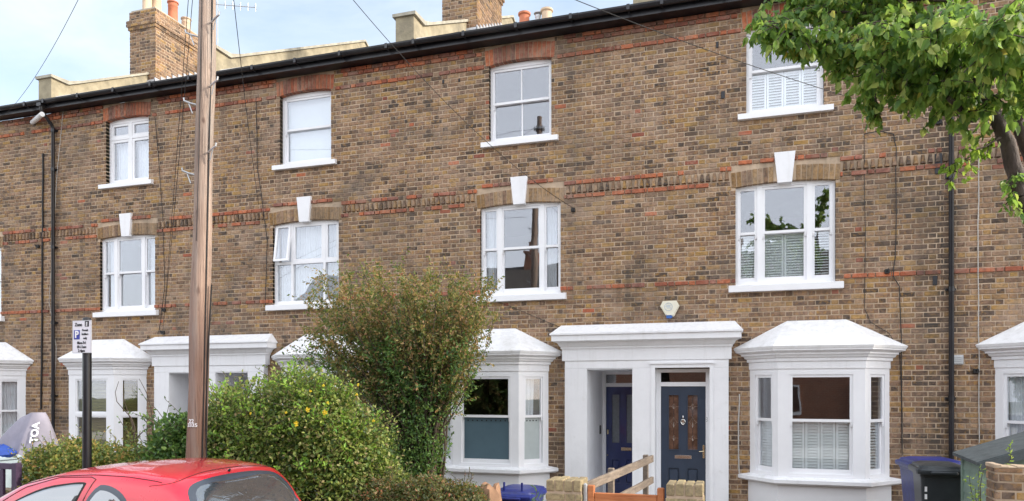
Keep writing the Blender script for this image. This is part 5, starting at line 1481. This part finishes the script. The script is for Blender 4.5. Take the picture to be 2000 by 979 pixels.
# big flowering bush
b0 = at(572, 800, -4.2)
fb, C, Rr = bush('flowering_bush', 'big rounded bush with small leaves and a few yellow flowers, right of the wooden pole', 'bush',
     [(b0.x - .45, -4.1, 1.25, .95, .75, 1.22), (b0.x + .55, -4.0, 1.1, .85, .72, 1.05), (b0.x + .2, -4.15, 1.62, .85, .62, .86), (b0.x - 1.0, -4.2, 1.2, .42, .5, 1.1), (b0.x + .85, -3.9, .8, .6, .6, .75), (b0.x + .55, -4.1, 1.5, .5, .5, .5)], 'leaf_bush', .042, 3100, 900, .26, (b0.x, -4.15, G), ncl=230, cr=(.10, .27), seed=3, fresh=520)
for (px, py) in ((602, 800), (635, 806), (579, 828), (559, 806), (490, 808), (697, 771), (700, 752), (632, 753), (607, 764), (641, 787), (730, 822)):
    mb = MB(); c = at(px, py, -4.85 + .1 * R.random()); s = .030 if (px, py) in ((602, 800), (635, 806), (579, 828)) else .016
    for k in range(5):
        a = k * 1.2566 + R.random(); ca, sa = math.cos(a), math.sin(a)
        mb.face([(c.x, c.y, c.z), (c.x + s * (ca * .7 - sa * .5), c.y - .012, c.z + s * (sa * .7 + ca * .5)), (c.x + s * ca * 1.25, c.y - .004, c.z + s * sa * 1.25), (c.x + s * (ca * .7 + sa * .5), c.y - .012, c.z + s * (sa * .7 - ca * .5))])
    mb.lathe((c.x, c.y - .012, c.z), [(s * .2, -.004), (s * .25, .004)], 6, 0, 'y'); mb.build('flower', 'petal', fb)
# left hedge
q0, q1 = at(55, 900, -4.4), at(330, 880, -4.3)
bush('low_hedge', 'low straggly hedge with yellow and orange tips behind the sign post', 'hedge',
     [(q0.x + .1 + (q1.x - q0.x) * f, -4.3, .78 + dz, .52, .42, .62) for f, dz in ((.08, .02), (.3, .14), (.52, .06), (.74, .05), (.95, .02))], 'leaf_hedge', .042, 2600, 300, .22, ((q0.x + q1.x) / 2, -4.3, G), ncl=120, cr=(.12, .22), seed=8)
q = at(345, 850, -4.5)
bush('leafy_shrub', 'dark green leafy shrub just left of the foot of the wooden pole', 'shrub', [(q.x, -4.55, 1.0, .42, .38, .92), (q.x + .25, -4.5, 1.1, .35, .35, .85)], 'leaf_dark', .055, 1900, 190, .38, (q.x, -4.5, G), ncl=46, cr=(.12, .24), seed=9)
# bare twigs out of the low hedge
hx_ = bpy.data.objects['low_hedge']; mb = MB()
for (a, b) in (((262, 860), (232, 745)), ((262, 860), (240, 770)), ((300, 860), (272, 740)), ((330, 870), (296, 790)), ((250, 880), (330, 790))):
    A, B = at(*a, -4.3), at(*b, -4.3); limb(mb, tuple(A), tuple(B), .009, .003, 6, .06, 5)
mb.build('bare_twigs', 'twig', hx_)
# rusty low bush
q = at(820, 960, -4.1)
bush('heather_bush', 'low rust and green heather-like bush in front of the frosted bay window', 'bush', [(q.x - .45, -4.2, .62, .55, .4, .48), (q.x + .15, -4.2, .68, .55, .4, .50), (q.x + .55, -4.1, .62, .42, .38, .46)], 'leaf_rust', .032, 3800, 420, .14, (q.x, -4.2, G), ncl=90, cr=(.11, .2), seed=12, width=.3)
q = at(1050, 965, -3.9)
bush('spiky_plant', 'small narrow-leaved plant between the blue bin and the left gate pillar', 'plant', [(q.x, -3.9, .5, .13, .12, .36)], 'leaf_dark', .10, 1500, 26, .22, (q.x, -3.9, G), ncl=6, cr=(.06, .11), seed=14, width=.18, twigs=4, core=False)
# weeds by the store
q = at(1915, 935, -4.0)
t = thing('weed', 'pale green willowy weed growing between the store and the brick wall end', 'weed', (q.x, -3.6, G))
rng = np.random.default_rng(20); lv = Leaves(); st = MB()
for (a, b) in (((1925, 979), (1893, 930)), ((1925, 975), (1912, 918)), ((1928, 960), (1922, 915)), ((1930, 979), (1905, 955)), ((1920, 979), (1898, 965)), ((1928, 979), (1915, 945))):
    A, B = at(*a, -3.7), at(*b, -3.7); A.z = max(A.z - .5, G); P = limb(st, tuple(A), tuple(B), .006, .002, 10, .04, 5)
    P = np.repeat(np.array(P[4:]), 4, 0); P = P + rng.normal(size=P.shape) * .02; lv.add(P, rng.normal(size=P.shape) + np.array([0, 0, .3]), .036 * rng.uniform(.6, 1.2, len(P)), .3)
lv.build('foliage', 'leaf_lime', t); st.build('stems', 'twig', t)
q = at(1985, 895, -4.6); t = thing('weed', 'tiny weed sprouting from the top of the brick wall end', 'weed', (q.x, -4.65, a.z if hasattr(a, 'z') else 1.4)); lv = Leaves(); st = MB()
A, B = at(1978, 912, -4.65), at(1986, 872, -4.65); P = limb(st, tuple(A), tuple(B), .003, .0015, 8, .08, 5)
P = np.repeat(np.array(P), 3, 0); lv.add(P, rng.normal(size=P.shape) + np.array([0, 0, .3]), .035 * rng.uniform(.6, 1.2, len(P)), .35); lv.build('foliage', 'leaf_lime', t); st.build('stems', 'twig', t)
t.location = A; 

# tall olive shrub -----------------------------------------------------
rng = np.random.default_rng(31)
YS = -2.6; foot = at(835, 900, YS); foot.z = G
ts = thing('tall_shrub', 'tall spreading shrub with drooping olive brown leaves, left of the frosted bay window', 'shrub', tuple(foot))
st = MB(); lv = Leaves(); lv2 = Leaves()
tips = [(612, 590), (625, 650), (610, 700), (640, 560), (665, 600), (690, 555), (725, 530), (705, 590), (745, 560), (770, 545), (790, 590), (830, 560), (850, 545), (875, 575), (905, 555), (925, 585), (950, 572), (935, 625), (930, 660), (905, 690), (640, 680), (665, 640), (700, 640), (750, 620), (800, 640), (850, 620), (890, 640), (720, 690), (780, 680), (840, 690), (880, 720), (660, 720), (700, 750), (760, 730), (820, 740), (900, 600), (760, 585), (815, 600), (735, 655)]
for (px, py) in tips:
    for rep in range(4):
        yy = YS + rng.uniform(-.55, .75); tip = np.array(at(px + rng.normal() * 12, py + rng.normal() * 10, yy)); 
        fork = np.array(foot) + (tip - np.array(foot)) * .42 + np.array([0, 0, .25]); fork[0] = foot[0] + (tip[0] - foot[0]) * .25
        P = limb(st, tuple(np.array(foot) + rng.normal(size=3) * [.08, .08, 0]), tuple(fork), .020, .012, 6, .03, 6); P2 = limb(st, tuple(P[-1]), tuple(tip), .011, .003, 10, .05, 5)
        for j in range(3, 11):
            for _ in range(4):
                d = (P2[-1] - P2[0]); d = d / np.linalg.norm(d) + rng.normal(size=3) * .5; d /= np.linalg.norm(d); Lq = rng.uniform(.10, .36)
                m_ = 9; tt = np.linspace(.15, 1, m_)[:, None]; Q = P2[j] + d * Lq * tt
                if rng.random() < .35: st.tube([tuple(P2[j]), tuple(Q[-1])], .002, 3, 0, False)
                dd = rng.normal(size=(m_, 3)) * .5 + d * .5 + np.array([0, 0, -.55]); (lv if tip[2] > 2.75 or rng.random() < .3 else lv2).add(Q, dd, .050 * rng.uniform(.6, 1.3, m_), .46)
lv.build('foliage', 'leaf_olive', ts)
C = []; Rr = []
for (px, py, n) in ((820, 700, 8), (780, 700, 6), (740, 700, 5), (825, 750, 9), (800, 800, 12), (845, 790, 10), (830, 850, 12), (790, 870, 12), (845, 880, 10), (760, 770, 10), (780, 900, 12), (850, 740, 8), (820, 920, 12), (800, 650, 8), (850, 840, 12), (852, 900, 10), (856, 790, 8), (850, 750, 8), (700, 660, 5), (880, 640, 5)):
    for _ in range(n):
        p = np.array(at(min(px, 845) - 14 + rng.normal() * 13, py + rng.normal() * 16, YS + rng.uniform(-.35, .3))); C.append(p); Rr.append(rng.uniform(.12, .22))
clumps(lv2, C, Rr, 2300, .052, .5); shoots(lv2, st, C, Rr, 120, .22, .052)
lv2.build('climbing_foliage', 'leaf_dark', ts); st.build('branches', 'twig', ts)

# street tree at the right ------------------------------------------------
rng = np.random.default_rng(41)
YT = -5.6
tr = thing('street_tree', 'leafy street tree with heart shaped leaves leaning in at the upper right', 'tree', (2.75, YT, G))
tk = MB()
def path(P, r): 
    out = []; 
    for a, b in zip(P[:-1], P[1:]):
        for k in range(5): t = k / 5; out.append(tuple(Vector(a).lerp(Vector(b), t) + Vector((R.uniform(-.006, .006), R.uniform(-.006, .006), 0))))
    out.append(tuple(P[-1])); n = len(out); tk.tube(out, [r[0] + (r[1] - r[0]) * i / (n - 1) for i in range(n)], 12); return out
T1 = [(2.75, YT, -.1), (2.60, YT, 1.6), (2.38, YT, 2.9), tuple(at(1995, 385, YT)), tuple(at(1968, 280, YT)), tuple(at(1938, 215, YT + .05)), tuple(at(1908, 150, YT + .1)), tuple(at(1890, 60, YT + .2)), tuple(at(1870, -60, YT + .3))]
T2 = [(2.60, YT + .05, 1.6), (2.52, YT + .1, 2.9), tuple(at(2012, 300, YT + .1)), tuple(at(1985, 235, YT + .1)), tuple(at(2010, 120, YT)), tuple(at(2040, -80, YT))]
path(T1[:4], (.11, .060)); path(T1[3:], (.060, .03)); path(T2, (.075, .03))
path([T1[5], tuple(at(1900, 232, YT - .1)), tuple(at(1868, 205, YT - .2)), tuple(at(1850, 190, YT - .3))], (.035, .014))
path([T2[3], tuple(at(1995, 210, YT)), tuple(at(2030, 190, YT))], (.05, .03))
tk.build('trunk', 'bark', tr, smooth=True)
br = MB(); lv = Leaves(); ll = Leaves()
def twig(p, d, L, size, LV, n=None, droop=.5, r=.004):
    d = np.array(d, float); d /= np.linalg.norm(d); n = n or int(L / .028); P = []; q = np.array(p, float)
    for i in range(n):
        d = d + np.array([0, 0, -droop / n]) + rng.normal(size=3) * .05; d /= np.linalg.norm(d); q = q + d * L / n; P.append(q.copy())
    br.tube([tuple(p)] + [tuple(x) for x in P[::3]] + [tuple(P[-1])], r, 4, 0, False)
    P = np.array(P); P = np.repeat(P, 2, 0) + rng.normal(size=(2 * n, 3)) * .012
    dd = rng.normal(size=(2 * n, 3)) * [.55, .55, .3] + d * .35 + np.array([0, 0, -1.0]); LV.add(P, dd, size * rng.uniform(.65, 1.2, 2 * n), .62, fold=.35)
# main limbs reach out, secondary twigs hang along them
limbs = [((1900, 100, .1), (1505, 48, -.3), .0), ((1885, 60, .2), (1500, 35, .2), 0), ((1900, 120, .1), (1590, 82, .5), 0), ((1905, 150, .1), (1640, 125, .1), 0), ((1875, 0, .3), (1540, -10, .3), 0), ((1870, -60, .3), (1530, -90, .5), 0),
         ((1905, 140, .1), (1710, 145, -.4), 0), ((1900, 120, .1), (1720, 60, -.9), 0), ((1890, 60, .2), (1640, 60, .8), 0), ((1925, 190, .0), (1780, 150, -.3), 0), ((1890, 60, .2), (1830, 60, -1.3), 0), ((2010, 120, 0.), (2060, 60, -1.2), 0), ((2010, 120, 0), (1960, 40, -1.4), 0), ((1870, -60, .3), (1700, -200, -.8), 0), ((1870, -60, .3), (1900, -260, .5), 0), ((2040, -80, 0), (2200, -150, .3), 0), ((2040, -80, 0), (2150, 80, .6), 0), ((1870, -60, .3), (1600, -160, -.2), 0), ((2040, -80, 0), (2100, -300, -.5), 0), ((1890, 60, .2), (1780, 110, 1.1), 0), ((2010, 120, 0.), (2000, 60, 1.), 0)]
for (a, b, _) in limbs:
    A = np.array(at(a[0], a[1], YT + a[2])); B = np.array(at(b[0], b[1], YT + b[2])); P = limb(br, tuple(A), tuple(B), .022, .006, 14, .04, 6)
    Ln = np.linalg.norm(B - A)
    for i in range(3, 15):
        t = i / 14
        for _ in range(max(4, int(7 * Ln / 1.6))):
            d = (B - A) / Ln * .7 + rng.normal(size=3) * [.7, .7, .45]; twig(P[i] + rng.normal(size=3) * .03, d, rng.uniform(.14, .34) * (1.2 - .65 * t), .080, lv)
for (px, py, yo, n) in ((1705, 165, 0, 9), (1840, 195, -.1, 7), (1870, 215, -.2, 3), (1930, 180, -.3, 3), (1820, 155, -.4, 12), (1990, 170, -.4, 7), (1960, 60, -.6, 14), (1920, 90, -.5, 10), (1950, 240, -.1, 1), (1840, 110, -.3, 14), (1800, 150, .1, 10), (1530, 40, -.1, 8), (1560, 62, -.2, 8), (1990, 200, -.3, 5)):
    for _ in range(n): twig(np.array(at(px + rng.normal() * 18, py + rng.normal() * 12, YT + yo + rng.normal() * .08)), rng.normal(size=3) * [.8, .8, .3] + [0, 0, -.25], rng.uniform(.14, .26), .080, lv)
P = limb(br, tuple(at(1560, 75, YT)), tuple(at(1458, 72, YT - .1)), .006, .002, 12, .03, 4)
for p in P: lv.add(np.tile(p, (3, 1)), rng.normal(size=(3, 3)) * .25 + [-.15, 0, -1.], .085 * rng.uniform(.7, 1.1, 3), .5, fold=.35)
for k in range(7): twig(np.array(at(1708 + rng.normal() * 4, 178 + k * 3, YT)), (rng.normal() * .12, rng.normal() * .12, -1), .20, .075, lv, droop=1)
# lower shoots; their back-lit brightness is put into the leaf colour
P = limb(br, tuple(at(1955, 268, YT - .1)), tuple(at(1915, 290, YT - .15)), .008, .005, 5, .03, 5); P += limb(br, tuple(P[-1]), tuple(at(1860, 345, YT - .2)), .005, .003, 10, .06, 5)
for p in P: twig(p, rng.normal(size=3) * [1, 1, .5], .09, .062, ll, n=3, droop=.6)
for k in range(9): twig(np.array(at(1982 + rng.normal() * 4, 330 + k * 9, YT - .1)), rng.normal(size=3) * [1, 1, .5] + [0, 0, -.5], .09, .075, lv, n=3)
lv.build('crown', 'leaf_tree', tr); ll.build('low_shoots', 'leaf_lime', tr); br.build('branches', 'bark', tr)

# ------------------------------------------------------------ light, sky, camera
sun_dir = Vector((.93, .10, .50)).normalized()
el = math.asin(sun_dir.z); az = math.atan2(sun_dir.x, sun_dir.y)
w = bpy.data.worlds.new('World'); sc.world = w; w.use_nodes = True; nt = w.node_tree; bg = nt.nodes['Background']
sky = N(nt, 'ShaderNodeTexSky', sky_type='NISHITA'); sky.sun_disc = False; sky.sun_elevation = el; sky.sun_rotation = az; sky.air_density = 1.1; sky.dust_density = 2.2; sky.ozone_density = 1.
tc = N(nt, 'ShaderNodeTexCoord'); mp = N(nt, 'ShaderNodeMapping'); mp.inputs['Scale'].default_value = (1, 1, 2.6); nt.links.new(tc.outputs['Generated'], mp.inputs[0])
cf = maprange(nt, noise(nt, 2.6, 7, .58, mp.outputs[0], .5), .36, .68, .30, .85)
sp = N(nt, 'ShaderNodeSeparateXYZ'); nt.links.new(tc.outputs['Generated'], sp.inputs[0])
bk = maprange(nt, sp.outputs[1], .35, -.35, 0, 1)          # added brighter sky behind the camera, to light the house fronts
cl = mix(nt, bk, CLOUD, SKY_FILL)
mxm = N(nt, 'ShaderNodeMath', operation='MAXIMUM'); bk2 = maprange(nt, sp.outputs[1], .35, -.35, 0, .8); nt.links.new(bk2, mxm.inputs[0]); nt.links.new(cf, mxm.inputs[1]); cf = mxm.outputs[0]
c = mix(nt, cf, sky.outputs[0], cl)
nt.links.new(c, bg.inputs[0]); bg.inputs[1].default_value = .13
l = bpy.data.lights.new('sun', 'SUN'); l.energy = SUN_E; l.angle = rad(4); l.color = (1., .92, .80)
lo = bpy.data.objects.new('sun', l); COL.objects.link(lo); lo.rotation_euler = sun_dir.to_track_quat('Z', 'Y').to_euler()
cam = bpy.data.cameras.new('camera'); co = bpy.data.objects.new('camera', cam); COL.objects.link(co); sc.camera = co
cam.sensor_width = 36; cam.lens = F / 2000 * 36; cam.shift_y = (HY - 489.5) / 2000; cam.clip_end = 500; cam.clip_start = .05
co.location = (0, -D, H); co.rotation_euler = (rad(90), 0, TH)
sc.render.engine = 'CYCLES'
vs = sc.view_settings; vs.view_transform = 'Standard'; vs.look = 'None'; vs.exposure = EXPO; vs.gamma = 1; vs.use_curve_mapping = False
sc.cycles.max_bounces = 8; sc.cycles.transparent_max_bounces = 16
